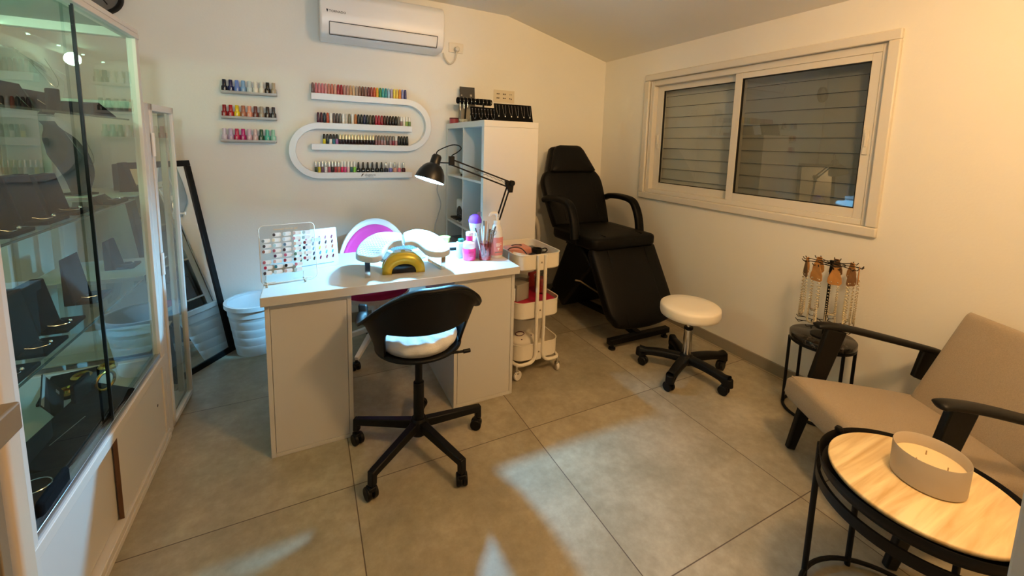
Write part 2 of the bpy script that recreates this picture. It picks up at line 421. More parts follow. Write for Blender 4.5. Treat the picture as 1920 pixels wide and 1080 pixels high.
ribbon(top, 'upper_loop'); ribbon(bot, 'lower_loop')
text('lettering', 'elegance', .022, inkm, shelf, MXZ(.372, SY0-.0005, zs[3]-.004))
fin(B().prism([(.348, -.012), (.353, -.004), (.362, .004), (.365, .014), (.356, .010), (.350, .002)], 0, .001, MXZ(0, SY0, zs[3])), 'emblem', inkm, shelf)
fin(B().box((.405, SY0-.0003, zs[3]-.0125), (.055, .0006, .0022)), 'lettering_line', inkm, shelf)

r1 = [('mauve', '#6e5354'), ('pink', '#c4737f'), ('pink', '#c98088'), ('pink', '#cc7a83'), ('pale pink', '#cf8b8c'), ('terracotta pink', '#c07d70'), ('terracotta', '#bd6b5d'), ('peach', '#d39a8a'),
 ('raspberry', '#a3303f'), ('crimson', '#9c2c36'), ('dusty rose', '#b57f78'), ('rose beige', '#b78b80'), ('sand', '#c39468'), ('pale sand', '#cfae86'), ('taupe', '#b09c8a'), ('light brown', '#8d6a5a'),
 ('brown', '#6f4a40'), ('mauve brown', '#8a6257'), ('plum', '#6b2f35'), ('brick', '#9a4038'), ('rust orange', '#c04a2c'), ('amber', '#e0a838'), ('green', '#3a8a4a'), ('turquoise', '#45a3a8'), ('teal', '#2d8c96'),
 ('sky blue', '#9cc0d4'), ('lilac', '#ab9cb6'), ('yellow', '#e6cf52'), ('warm yellow', '#e5c24e'), ('orange', '#e08a36'), ('lavender', '#8584b4'), ('indigo', '#35316b')]
r2 = [('aubergine', '#4a1a38'), ('plum', '#45182f'), ('petrol', '#1f3340'), ('rust', '#b0442b'), ('white', '#f0eee8'), ('slate mauve', '#5b4d4e'), ('dark taupe', '#514547'), ('grey', '#6a6460'), ('white', '#f2f0ea'),
 ('pearl', '#c9c2b6'), ('olive beige', '#7f7762'), ('ivory', '#efe9df'), ('copper', '#b06a35'), ('black', '#1d2228'), ('black', '#181b22'), ('navy', '#1b2246'), ('charcoal', '#23262a'), ('khaki', '#5c4e3b'),
 ('black cherry', '#260f12'), ('ruby', '#a01f38'), ('red', '#a31f33'), ('wine', '#8b1a2b'), ('oxblood', '#3c1216'), ('dark brown', '#260c10'), ('near-black brown', '#1f0c0e'), ('black', '#180a0c'), ('black', '#140a0b'), ('greige', '#6d665d'),
 ('white-capped rose', '#9a7a74'), ('white-capped cream', '#e8e2cc'), ('white-capped lime', '#8fae54'), ('white-capped moss', '#6f8a58')]
r3 = [('black-capped yellow', '#d6c92e'), ('black-capped dark green', '#14282e'), ('black-capped white', '#efe6e2'), ('black-capped blue', '#2f7288'), ('black-capped violet', '#a06aa8')] + [('cream-capped dark', '#26101a')]*12 + \
     [('grey-capped rose', '#8a5c62'), ('grey-capped rose', '#9a6c70'), ('grey-capped pink', '#a67a7c'), ('grey-capped pink', '#b08a88'), ('grey-capped brown', '#5a4a48'), ('grey-capped rose', '#a07074'), ('grey-capped red', '#8a2838'), ('white-capped pink', '#b88a8c')] + [('all-black', '#121214')]*4
r4 = [('silver-capped green', '#21402e'), ('silver-capped yellow', '#c9b52e'), ('silver-capped mauve', '#6b4a60'), ('silver-capped pearl', '#e2dde2'), ('silver-capped rose', '#a5556a'), ('silver-capped black', '#2c1c22'), ('silver-capped red', '#9e3038'), ('silver-capped coral', '#c06458'),
 ('white-capped hot pink', '#d01f5a'), ('white-capped pink', '#c64b7c'), ('white-capped blush', '#e3b9c4'), ('white-capped teal', '#2f5f62'), ('white-capped lime', '#7fb83a')] + [('large black', '#111113')]*6 + \
     [('silver-capped navy', '#1d1d2c'), ('white-capped periwinkle', '#6d6cae'), ('silver-capped peach', '#c99484'), ('white-capped coral pink', '#cc6a78'), ('silver-capped burgundy', '#4a1520')]
def blabel(col, i, n, rail):
    k, end = (i+1, 'mirror') if i < n/2 else (n-i, 'cabinet')
    return f"{col} polish bottle, {ORD[k]} from the {end} end on the loop shelf's {rail} rail"
def bandmark(t):
    fin(B().box((0, -.0143, .012), (.012, .001, .0035)), 'label', markw, t)
for row, rail, x0, x1, zi in ((r1, 'top', .050, .672, 0), (r2, 'second', .078, .702, 1), (r3, 'third', .112, .684, 2), (r4, 'lowest', .052, .660, 3)):
    n = len(row); xs = [x0 + (x1-x0)*i/(n-1) for i in range(n)]
    if zi == 3:
        w = [.0195]*13 + [.0300]*11; w = [sum(w[:i]) + w[i]/2 for i in range(n)]
        xs = [x0-.008 + (x1-x0+.02)*v/(w[-1]+.015) for v in w]
    for i, (col, h) in enumerate(row):
        kind, capm = 'slim', None; mk = None
        if 'white-capped' in col: capm = capwhite
        if 'black-capped' in col: capm = capblack
        if 'cream-capped' in col: capm = capcream
        if 'grey-capped' in col: capm = capgrey
        if 'silver-capped' in col: capm = capsilver
        if zi == 3:
            kind = 'silver' if i < 13 else 'wide'
            if 'large' in col: capm = capblack; mk = bandmark if i < 17 else None
        bottle(kind, (xs[i], 3.165, zs[zi]+hw+.0004), h, h, blabel(col, i, n, rail), f"polish on the loop shelf's {rail} rail", mk, capm)

# three small acrylic ledges
frost = mat('frosted_acrylic', '#e2dfda', .3, trans=.6)
ledges = []
s1 = [('midnight blue', '#161a2e'), ('navy', '#1c2150'), ('cornflower blue', '#6c86c8'), ('sky blue', '#7ea6d0'), ('ice blue', '#c3d0d2'), ('ivory', '#e4e0d4'), ('off-white', '#dedacc'), ('black', '#131317'), ('beige', '#a8977f')]
s2 = [('dark red', '#8a1420'), ('red', '#a81824'), ('yellow', '#e2c626'), ('copper pink', '#a96a54'), ('apricot', '#e59a7e'), ('maroon brown', '#683230'), ('greige', '#a3937f'), ('charcoal brown', '#34282a'), ('charcoal', '#38353a')]
s3 = [('pale lilac', '#c9bccb'), ('lilac', '#b9a3c0'), ('cerise', '#b81f4e'), ('magenta', '#b0186a'), ('pale mauve', '#c8a3b0'), ('blush', '#cfb0b0'), ('bottle green', '#1f4a34'), ('sea green', '#52b09c'), ('mint', '#8cc4ac')]
t0 = thing('tmp', '', '')
mk_src = text('label', 'Didier', .011, markw, t0, MXZ(0, 0, 0), .0004)
mk_me = mk_src.data; bpy.data.objects.remove(mk_src); bpy.data.objects.remove(t0)
def didier(dark_=False):
    def f(t):
        o = link('label', mk_me, t); o.matrix_local = Matrix.Translation((-.005, -.0156, .004)) @ Matrix.Rotation(rad(-90), 4, 'Y') @ MXZ(0, 0, 0)
        o.matrix_local = Matrix(((0, -1, 0, .004), (0, 0, -1, -.0156), (1, 0, 0, .004), (0, 0, 0, 1)))
        o.location.y -= .0011
    return f
for (row, z, x0, nm) in ((s1, 1.6545, -.4665, 'top'), (s2, 1.4985, -.473, 'middle'), (s3, 1.3515, -.480, 'bottom')):
    b = B(); b.span((x0, YB-.062, z-.012), (x0+.303, YB, z-.007)); b.span((x0, YB-.062, z-.012), (x0+.303, YB-.058, z+.004)); b.span((x0, YB-.003, z-.012), (x0+.303, YB, z+.03))
    tag(fin(b, 'polish_ledge', frost, bevel=.001), f'{nm} small frosted ledge of nine polish bottles on the back wall', 'shelf', 'frosted polish ledges')
    for i, (col, h) in enumerate(row):
        k, end = (i+1, 'glass cabinet') if i < 5 else (9-i, 'loop shelf')
        bottle('shelf', (x0+.017+.0335*i, YB-.032, z-.0065), h, h, f"{col} polish bottle, {ORD[k]} from the {end} on the {nm} frosted ledge", f'polish on the {nm} frosted ledge', didier())

tag(fin(B().tube(curve([(.935, YB-.006, 1.06), (.925, YB-.008, .99), (.955, YB-.01, .88), (.93, YB-.012, .78), (.905, YB-.012, .67), (.91, YB-.012, .4), (.9, YB-.012, .1)], 8), .0035, 6), 'wall_cable', mat('cable_grey', '#b9bcbd', .5)),
    'thin pale cable running down the back wall behind the desk lamp', 'cable')

# ---------------------------------------------------------------- clock
ck = thing('wall_clock', 'round black-rimmed wall clock above the glass cabinet', 'clock', (-1.005, YB, 2.135))
b = B(); n = 40
for i in range(1): pass
b.lathe([(.083, 0), (.1, 0), (.1, .03), (.096, .036), (.086, .036), (.083, .03)], n=n, rot=Matrix.Rotation(rad(90), 4, 'X')); fin(b, 'rim', blackplast, ck)
fin(B().lathe([(0, .0), (.084, 0), (.084, .012), (0, .012)], n=n, rot=Matrix.Rotation(rad(90), 4, 'X')), 'dial', mat('clock_dial', '#6d6a66', .4), ck)
fin(B().beam((0, -.016, 0), (.03, -.016, -.045), .006, .002, up=(0, -1, 0)), 'hand', blackplast, ck)
fin(B().beam((0, -.018, 0), (-.03, -.018, .03), .008, .002, up=(0, -1, 0)), 'hand', blackplast, ck)
# ---------------------------------------------------------------- leaning mirror
Bm = Vector((-.451, 3.051, 0)); u = Vector((-.588, -.809, 0)); T = Vector((-.662, 3.19, 1.221))
up = (T-Bm); Hm = up.length; up.normalize(); nrm = u.cross(up).normalized()
Mm = Matrix((( u.x, up.x, nrm.x, Bm.x), (u.y, up.y, nrm.y, Bm.y), (u.z, up.z, nrm.z, Bm.z), (0, 0, 0, 1)))
sgn = 1 if nrm.x > 0 else -1
mr = thing('floor_mirror', 'tall black-framed mirror leaning in the corner beside the white bin', 'mirror'); mr.matrix_world = Mm
Wm = .40; fw = .035
b = B(); z0, z1 = (-.03*sgn, 0) if sgn > 0 else (0, .03)
for A, C in (((0, 0), (Wm, fw)), ((0, Hm-fw), (Wm, Hm)), ((0, fw), (fw, Hm-fw)), ((Wm-fw, fw), (Wm, Hm-fw))): b.span((A[0], A[1], z0), (C[0], C[1], z1))
fin(b, 'frame', blackplast, mr, bevel=.003)
b = B(); zz = -.012*sgn
b.span((fw, fw, zz-.003), (Wm-fw, Hm-fw, zz)); fin(b, 'mirror_glass', mat('mirror_silver', '#e8ecea', .01, 1.0), mr, smooth=0)

# ---------------------------------------------------------------- waste bin
binm = mat('bin_white', '#dfe3e4', .4)
wb = thing('waste_bin', 'white ribbed plastic waste bin between the mirror and desk', 'bin', (-.325, 3.02, 0))
pr = [(0, .004), (.112, .004), (.118, .0)]
for i in range(5):
    z = .02 + i*.055; r = .118 + .043*z/.33
    pr += [(r, z), (r+.0036, z+.025), (r+.0072, z+.049), (r+.0066, z+.0505), (r+.0066, z+.053)]
pr += [(.161, .32), (.165, .324), (.168, .334), (.165, .338), (.157, .33), (.150, .25), (.112, .012), (0, .01)]
fin(B().lathe(pr, n=40), 'bucket', binm, wb, smooth=60)
fin(B().lathe([(.159, .332), (.1565, .26), (.155, .2595), (.1565, .334), (.172, .334), (.172, .31), (.174, .31), (.1745, .337), (.159, .338)], n=40), 'liner', mat('bin_bag', '#e6ecee', .3), wb)

# ---------------------------------------------------------------- tall glass display cabinet
FX, BX = -.60, -1.055
Y0, Y1, ZT = 1.24, 2.235, 1.792
cabm = mat('cabinet_enamel', '#d0cac1', .42)
aluR = mat('rail_aluminium', '#c6c9cf', .25, .9)
cab = thing('display_cabinet', 'tall white-framed glass display cabinet of black jewellery stands', 'cabinet', ((FX+BX)/2, (Y0+Y1)/2, 0))
cx, cy = (FX+BX)/2, (Y0+Y1)/2
def cb(b, name, m, parent=cab, **k):
    bmesh.ops.translate(b.bm, verts=b.bm.verts, vec=(-cx, -cy, 0)); return fin(b, name, m, parent, **k)
b = B()
b.span((FX-.03, Y1-.03, 0), (FX, Y1, ZT)); b.span((FX-.03, Y0, 0), (FX, Y0+.03, ZT))
b.span((BX, Y1-.03, 0), (BX+.03, Y1, ZT)); b.span((BX, Y0, 0), (BX+.03, Y0+.03, ZT))
b.span((FX-.04, Y0, ZT-.04), (FX+.004, Y1, ZT-.021)); b.span((FX-.04, Y0, ZT-.019), (FX+.001, Y1, ZT)); b.span((FX-.04, Y0, ZT-.022), (FX-.002, Y1, ZT-.018)); b.span((BX, Y0, ZT-.04), (BX+.04, Y1, ZT)); b.span((BX, Y1-.035, ZT-.04), (FX, Y1, ZT)); b.span((BX, Y0, ZT-.04), (FX, Y0+.03, ZT))
b.span((FX-.04, Y0, .365), (FX+.004, Y1, .40)); b.span((BX, Y0, .365), (BX+.03, Y1, .40)); b.span((BX, Y1-.03, .365), (FX, Y1, .40))
b.span((FX-.05, Y0, 0), (FX+.006, Y1, .022)); b.span((FX-.05, Y0, .027), (FX+.003, Y1, .045))
cb(b, 'frame', cabm, bevel=.003)
cb(B().span((FX-.035, Y0+.03, .400), (FX-.004, Y1-.03, .420)).span((FX-.006, Y0+.03, .40), (FX-.003, Y1-.03, .424)), 'rail', aluR, bevel=.001)
cb(B().span((BX, Y0, .385), (FX-.04, Y1, .398)), 'base_board', mat('board_grey', '#b6b3a8', .6))
def pane(name, x, y0, y1, z0, z1, parent=cab, m=CG, ax='x'):
    b = B()
    if ax == 'x': q = ((x, y0, z0), (x, y1, z0), (x, y1, z1), (x, y0, z1))
    elif ax == 'y': q = ((y0, x, z0), (y1, x, z0), (y1, x, z1), (y0, x, z1))
    b.bm.faces.new([b.bm.verts.new(v) for v in q]); return cb(b, name, m, parent, smooth=0)
gd = pane('sliding_glass', FX-.024, Y0+.03, 1.756, .42, ZT-.04)
edgeg = mat('glass_edge', '#0d120f', .3)
cb(B().span((FX-.026, 1.754, .42), (FX-.022, 1.757, ZT-.04)), 'glass_edge', edgeg, gd)
gd2 = pane('sliding_glass', FX-.012, 1.735, Y1-.03, .42, ZT-.04)
cb(B().span((FX-.0145, 1.731, .42), (FX-.009, 1.736, ZT-.04)), 'glass_edge', edgeg, gd2)
pane('side_glass', Y1-.012, BX+.03, FX-.03, .42, ZT-.04, ax='y')
sg = mat('shelf_glass', '#9fb0a8', .1, trans=0)
for z in (1.43, 1.105, .755):
    b = B(); q = ((BX+.03, Y0+.02), (FX-.045, Y0+.02), (FX-.045, Y1-.02), (BX+.03, Y1-.02)); b.bm.faces.new([b.bm.verts.new((x, y, z)) for x, y in q])
    so_ = cb(b, 'glass_shelf', CG, smooth=0)
    cb(B().span((FX-.046, Y0+.02, z-.003), (FX-.043, Y1-.02, z+.003)), 'glass_edge', mat('green_glass_edge', '#3c4a44', .2), so_)
doorm = mat('cabinet_door_white', '#cdc9c2', .4)
cb(B().span((FX-.034, Y0+.03, .048), (FX-.024, 1.76, .352)), 'sliding_door', doorm, bevel=.002)
d2 = cb(B().span((FX-.018, 1.732, .048), (FX-.006, Y1-.03, .352)), 'sliding_door', doorm, bevel=.001)
cb(B().span((FX-.018, 1.729, .048), (FX-.006, 1.7318, .352)), 'raw_edge', mat('raw_board_edge', '#5a3c22', .7), d2)
cb(B().cyl((FX-.008, 2.13, .22), (FX-.0055, 2.13, .22), .006, n=12), 'finger_hole', dark, d2)
cb(B().span((BX, Y0, .0), (BX+.004, Y1, .37)), 'back_board', doorm)
cb(B().span((BX+.01, Y0+.02, .03), (FX-.05, Y1-.02, .036)), 'bottom_board', doorm)
cb(B().span((BX+.01, Y0, .03), (FX-.02, Y0+.004, ZT-.04)), 'end_board', doorm)
cb(B().span((BX, Y0, ZT-.008), (FX-.02, Y1, ZT-.004)), 'top_board', mat('cabinet_top_green', '#78867a', .5))
led = mat('led_green', '#e8fff0', .3, emit='#b8ffcf', estr=30)
cb(B().span((BX+.06, Y0+.03, ZT-.03), (BX+.075, Y1-.04, ZT-.02)), 'led_rail', aluR)
for y in (1.35, 1.58, 1.81, 2.04, 2.17):
    cb(B().cyl((BX+.0675, y, ZT-.034), (BX+.0675, y, ZT-.030), .006, n=10), 'led_lamp', led)

# lower glass cabinet with a hinged door
Z2, Y2 = 1.505, 2.60
lc = thing('low_display_cabinet', 'lower white cabinet with a hinged glass door next to the mirror', 'cabinet', (cx, 2.42, 0))
def cl(b, name, m, parent=lc, **k):
    bmesh.ops.translate(b.bm, verts=b.bm.verts, vec=(-cx, -2.42, 0)); return fin(b, name, m, parent, **k)
b = B()
b.span((FX-.03, Y1+.004, 0), (FX, 2.292, Z2)); b.span((BX, Y1+.004, 0), (BX+.03, 2.27, Z2)); b.span((BX, Y2-.03, 0), (BX+.03, Y2, Z2)); b.span((FX-.045, Y2-.02, 0), (FX-.02, Y2, Z2))
b.span((BX, Y1+.004, Z2-.03), (FX-.02, Y2, Z2)); b.span((BX, Y1+.004, 0), (FX-.02, Y2, .03))
cl(b, 'frame', cabm, bevel=.003)
for z in (1.115, .765, .42):
    cl(B().span((BX+.03, Y1+.01, z-.004), (FX-.05, Y2-.01, z)), 'shelf_board', cabm)
da = rad(-2.5)
b = B(); W2, D2 = .29, .022
for A, C in (((0, .012), (W2, .034)), ((0, Z2-.03), (W2, Z2)), ((0, .012), (.024, Z2)), ((W2-.016, .012), (W2, Z2))): b.span((-D2, A[0], A[1]), (0, C[0], C[1]))
dr = fin(b, 'door', mat('door_enamel', '#d8d4cc', .4), lc, (FX+.004-cx, 2.296-2.42, 0), bevel=.002, rz=da)
b = B(); b.bm.faces.new([b.bm.verts.new(v) for v in ((-.012, .024, .034), (-.012, W2-.016, .034), (-.012, W2-.016, Z2-.03), (-.012, .024, Z2-.03))]); fin(b, 'door_pane', CG, dr, smooth=0)
for z in (1.33, .80):
    fin(B().cyl((.004, -.004, z-.05), (.004, -.004, z+.05), .0065, n=12), 'hinge', mat('hinge_white', '#e0dcd4', .35), dr)
fin(B().cyl((0, W2-.008, .98), (.018, W2-.008, .98), .005, n=10).cyl((.018, W2-.008, .98), (.024, W2-.008, .98), .009, n=12), 'knob', mat('hinge_white'), dr)

# near white cabinet post with knob, and the metal-framed counter
nc = thing('tall_white_cabinet', 'tall white cabinet with a small knob beside the metal-framed counter', 'cabinet', (-.86, 1.10, 0))
b = B(); b.span((-.195, -.115, 0), (.245, .125, 1.95)); fin(b, 'carcass', cabm, nc, bevel=.003)
b = B(); b.prism(rrect(.03, .055, .013, 8, .262, .100), .01, 1.95); fin(b, 'post', mat('post_cream', '#cdbca6', .4), nc, smooth=60)
fd = fin(B().span((.245, -.115, .03), (.262, .058, 1.94)), 'door', mat('door_cream', '#d6c6b2', .4), nc, bevel=.003)
fin(B().cyl((.262, .045, .993), (.292, .045, .993), .004, n=12).cyl((.287, .045, .993), (.300, .045, .993), .011, .0105, n=16), 'knob', mat('post_cream'), fd, bevel=.0015)
steel = mat('brushed_steel', '#857863', .38, .1)
gc = thing('glass_counter', 'waist-high glass counter with a steel frame beside the white cabinet', 'counter', (-.70, .62, 0))
b = B(); x0, x1, y0, y1, z1 = -.22, .222, -.30, .318, .915
for x in (x0, x1-.022):
    for y in (y0, y1-.022): b.span((x, y, 0), (x+.022, y+.022, z1-.05))
for z in (z1-.05-.022, .0, .42):
    b.span((x0, y0, z), (x1, y0+.022, z+.022)); b.span((x0, y1-.022, z), (x1, y1, z+.022)); b.span((x0, y0, z), (x0+.022, y1, z+.022)); b.span((x1-.022, y0, z), (x1, y1, z+.022))
fin(b, 'frame', steel, gc, bevel=.002)
b = B(); b.span((x1-.06, y0, z1-.05), (x1+.026, y1+.018, z1)); b.span((x0, y1-.055, z1-.05), (x1-.06, y1+.018, z1)); b.span((x0, y0+.055, z1-.05), (x0+.055, y1-.055, z1)); b.span((x0, y0, z1-.05), (x1-.06, y0+.055, z1)); fin(b, 'top_frame', steel, gc, bevel=.004, seg=3)
for nm, q in (('side_glass', ((x1-.011, y0+.022, .03), (x1-.011, y1-.022, .03), (x1-.011, y1-.022, .84), (x1-.011, y0+.022, .84))), ('end_glass', ((x0+.02, y1-.011, .03), (x1-.022, y1-.011, .03), (x1-.022, y1-.011, .84), (x0+.02, y1-.011, .84))),
              ('top_glass', ((x0+.04, y0+.04, z1-.01), (x1-.05, y0+.04, z1-.01), (x1-.05, y1-.05, z1-.01), (x0+.04, y1-.05, z1-.01)))):
    b = B(); b.bm.faces.new([b.bm.verts.new(v) for v in q]); fin(b, nm, CG, gc, smooth=0)
fin(B().span((x0+.02, y0+.02, .418), (x1-.02, y1-.02, .43)), 'shelf_board', mat('counter_shelf_brown', '#3b2d1f', .6), gc)
fin(B().span((x0+.01, y0+.01, .022), (x1-.01, y1-.01, .03)), 'bottom_board', mat('counter_shelf_brown'), gc)

# ---------------------------------------------------------------- jewellery inside the cabinets
def chain(b, pts, r=.0008): b.tube(curve(pts, 5), r, 5)
def stand(loc, w, d, h, label, rz=0.0, lean=.03, jewel=True, group='black jewellery stands in the glass cabinets', tray=.09):
    """upright velvet block with a foot tray in front (front faces +x)"""
    t = thing('jewellery_stand', label, 'jewellery stand', loc, rz, group)
    b = B(); b.prism([(-d, 0), (0, 0), (-lean, h), (-d, h)], -w/2, w/2, Matrix(((1, 0, 0, 0), (0, 0, -1, 0), (0, 1, 0, 0), (0, 0, 0, 1)))); fin(b, 'block', velvet, t, bevel=.003)
    if tray: fin(B().span((0, -w/2, 0), (tray, w/2, .012)), 'foot', velvet, t, bevel=.003)
    if jewel:
        b = B(); chain(b, [(.004, -.03, .02), (.02, -.02, .0135), (tray*.7, -.006, .0135), (tray*.7, .012, .0135), (.02, .022, .0135), (.004, .03, .02)], .0008); fin(b, 'chain', silver, t)
        fin(B().ball((tray*.72, .002, .018), .006, 8), 'pendant', silver, t)
    return t
stand((-.70, 1.50, 1.1055), .11, .05, .17, 'plain black velvet block on the middle shelf, next to the white cabinet', tray=.035)
stand((-.72, 1.69, 1.1055), .12, .06, .14, 'wide black velvet block, second along the middle shelf', tray=.05)
stand((-.73, 1.86, 1.1055), .12, .06, .13, 'black velvet block with a silver chain in the centre of the middle shelf', tray=.06)
stand((-.69, 2.10, 1.1055), .12, .03, .03, 'flat black tray of fine rings on the middle shelf', tray=.04)
stand((-.70, 2.42, 1.1155), .055, .05, .13, 'narrow black velvet block behind the lower cabinet glass', jewel=False, tray=.03)
stand((-.74, 2.52, 1.1155), .12, .05, .12, 'broad black velvet block nearest the mirror in the lower cabinet', tray=.07)
stand((-.70, 1.42, .7555), .11, .05, .15, 'black velvet block with a bright pendant on the lower shelf by the post', tray=.05)
stand((-.72, 1.585, .7555), .12, .06, .17, 'tall black velvet block in the middle of the lower shelf', tray=.06)
stand((-.74, 1.75, .7555), .12, .06, .15, 'black velvet block with earrings, fourth along the lower shelf', tray=.06)
stand((-.76, 2.02, .7555), .13, .03, .17, 'leaning black display panel at the far end of the lower shelf', tray=.06)
stand((-.78, 2.43, .7655), .10, .04, .13, 'black velvet block low behind the lower cabinet glass', tray=.06)
def panel(loc, w, h, label, rz=0):
    t = thing('display_board', label, 'jewellery board', loc, rz, 'long dark boards on the top shelf')
    b = B(); b.prism([(-.02, 0), (.0, 0), (-.035, h), (-.045, h)], -w/2, w/2, Matrix(((1, 0, 0, 0), (0, 0, -1, 0), (0, 1, 0, 0), (0, 0, 0, 1)))); fin(b, 'board', greybox, t, bevel=.002)
    fin(B().span((0, -w/2, 0), (.10, w/2, .006)), 'pad', mat('brown_suede', '#231d1b', .9), t, bevel=.002)
    b = B(); chain(b, [(-.02, -w*.3, h*.6), (.02, -w*.2, .012), (.06, 0, .009), (.02, w*.2, .012), (-.02, w*.3, h*.6)]); fin(b, 'chain', silver, t)
    return t
panel((-.76, 1.42, 1.4305), .26, .105, 'long dark board with a diamond chain on the top shelf by the white cabinet')
panel((-.76, 1.71, 1.4305), .30, .088, 'long dark board with a bracelet chain, middle of the top shelf')
panel((-.76, 1.96, 1.4305), .16, .075, 'short dark board at the far end of the top shelf')
b = B(); b.cyl((0, 0, 0), (0, 0, .075), .016); tag(fin(b, 'ring_post', velvet, None, (-.70, 1.80, 1.4305), bevel=.003), 'black cylinder ring post on the top shelf', 'ring holder')
b = B(); b.prism([(0, 0), (.19, 0), (.19, .008), (.05, .05), (0, .045)], -.05, .05, Matrix(((0, 0, 1, 0), (1, 0, 0, 0), (0, 1, 0, 0), (0, 0, 0, 1)))); tag(fin(b, 'bracelet_ramp', velvet, None, (-.71, 1.955, 1.4305), bevel=.003), 'sloping black bracelet ramp at the top shelf corner', 'jewellery stand')
def bust(loc, m, label, h=.28, w=.16, rz=0.0):
    t = thing('necklace_bust', label, 'necklace bust', loc, rz)
    def f(a, v):
        y = (a-.5)*2; prof = [(.42, 0), (.62, .25), (1, .55), (.8, .78), (.30, .92), (.34, 1)]
        for (w0, v0), (w1, v1) in zip(prof, prof[1:]):
            if v <= v1 + 1e-6: k = (v-v0)/(v1-v0); ww = w0+(w1-w0)*k; break
        return Vector((.03*cos(y*1.4) - .12*v*v + .06*(1-abs(y))*sin(PI*min(1, v*1.2)), y*ww*w/2, v*h))
    fin(B().grid(f, 17, 17), 'torso', m, t, solid=.006, smooth=180)
    fin(B().prism(rrect(.1, w*.6, .02), 0, .006), 'foot', m, t)
    b = B(); chain(b, [(.0, -.03, h*.86), (.055, -.02, h*.55), (.07, 0, h*.42), (.055, .02, h*.55), (.0, .03, h*.86)]); fin(b, 'chain', silver, t)
    return t
bust((-.86, 2.12, 1.4305), CLEAR, 'clear acrylic necklace bust on the top shelf', .24, .22, rad(-30))
bust((-.86, 2.34, 1.1155), velvet, 'black velvet necklace bust in the lower cabinet', .30, .15, rad(-30))
# cabinet floor
b = B(); b.box((0, 0, .05), (.13, .42, .012), rot3(0, rad(22), 0)); b.box((-.045, .12, .07), (.012, .09, .14)); b.box((0, 0, .012), (.11, .40, .02))
w = tag(fin(b, 'necklace_ramp', velvet, None, (-.685, 1.70, .4), bevel=.003, rz=rad(-6)), 'long black necklace ramp lying on the cabinet floor', 'jewellery stand')
b = B(); b.tube([(-.005, -.12, .060), (.01, .02, .056)], .0012, 6); fin(b, 'bar_pin', silver, w)
b = B(); b.box((0, 0, .03), (.12, .14, .06)); tag(fin(b, 'bracelet_pad', velvet, None, (-.675, 1.40, .4), bevel=.012, seg=3), 'black bracelet pad with a thin bangle at the near end of the cabinet floor', 'jewellery stand')
b = B(); b.tube([(.03+.035*cos(a), .03*sin(a), .0) for a in [2*PI*i/24 for i in range(24)]], .0016, 6, closed=True); tag(fin(b, 'bangle', silver, None, (-.69, 1.40, .4625)), 'thin silver bangle lying on the black bracelet pad', 'bangle')
b = B(); b.tube([(.032*cos(a), .0, .032*sin(a)) for a in [2*PI*i/24 for i in range(24)]], .005, 8, closed=True); tag(fin(b, 'bangle', goldm, None, (-.668, 1.865, .497), rz=rad(60)), 'upright silver and gold bangle on the long black ramp', 'bangle')
for (x, y, r, lab) in ((-.82, 2.10, .03, 'chunky gold bangle flat on the dark tray in the cabinet floor'), (-.82, 1.995, .026, 'small gold ring dish at the edge of the dark tray'), (-.76, 2.155, .03, 'gold brooch cluster on the cabinet floor by the end post')):
    tag(fin(B().lathe([(r*.5, 0), (r, .002), (r*1.05, .012), (r*.8, .02), (r*.5, .015)], n=20), 'gold_bangle', goldm, None, (x, y, .4125)), lab, 'jewellery', 'gold pieces on the cabinet floor')
b = B(); b.box((0, 0, .006), (.15, .22, .012)); tag(fin(b, 'dark_tray', velvet, None, (-.84, 2.08, .3985), bevel=.003, rz=rad(12)), 'flat dark tray under the gold pieces on the cabinet floor', 'tray')
b = B(); b.box((0, 0, 0), (.004, .17, .105)); c_ = tag(fin(b, 'gift_card', greybox, None, (-.815, 1.885, .458), rz=rad(14), bevel=.001), 'dark grey card propped on the cabinet floor', 'card'); c_.rotation_euler = (rad(14), rad(-24), rad(14))
fin(B().box((.0025, .05, -.02), (.001, .016, .016)), 'emblem', mat('grey_print', '#8e9296', .5), c_)
fin(B().box((.0025, 0, .046), (.001, .17, .012)), 'edge_strip', mat('card_edge', '#9aa0a2', .5), c_)
b = B(); b.cyl((0, 0, 0), (0, 0, .06), .055, n=32); t = thing('ring_box', 'round gold-sided box with a dark top by the cabinet post', 'box', (-.80, 1.40, .3985))
fin(B().cyl((0, 0, 0), (0, 0, .055), .055, n=32), 'body', mat('gold_card', '#8f7a3c', .45, .5), t, bevel=.002); fin(B().cyl((0, 0, .0552), (0, 0, .062), .052, n=32), 'lid', velvet, t, bevel=.002)
# things inside the steel counter
for i, (x, y, lab) in enumerate(((-.56, .85, 'dark jewellery tray on the steel counter shelf near the end'), (-.56, .66, 'second dark jewellery tray on the steel counter shelf'))):
    t = thing('jewellery_tray', lab, 'tray', (x, y, .4305)); fin(B().box((0, 0, .01), (.16, .14, .02)), 'tray', velvet, t, bevel=.004); fin(B().ball((.03, .01, .024), .01, 8), 'ring', goldm, t)
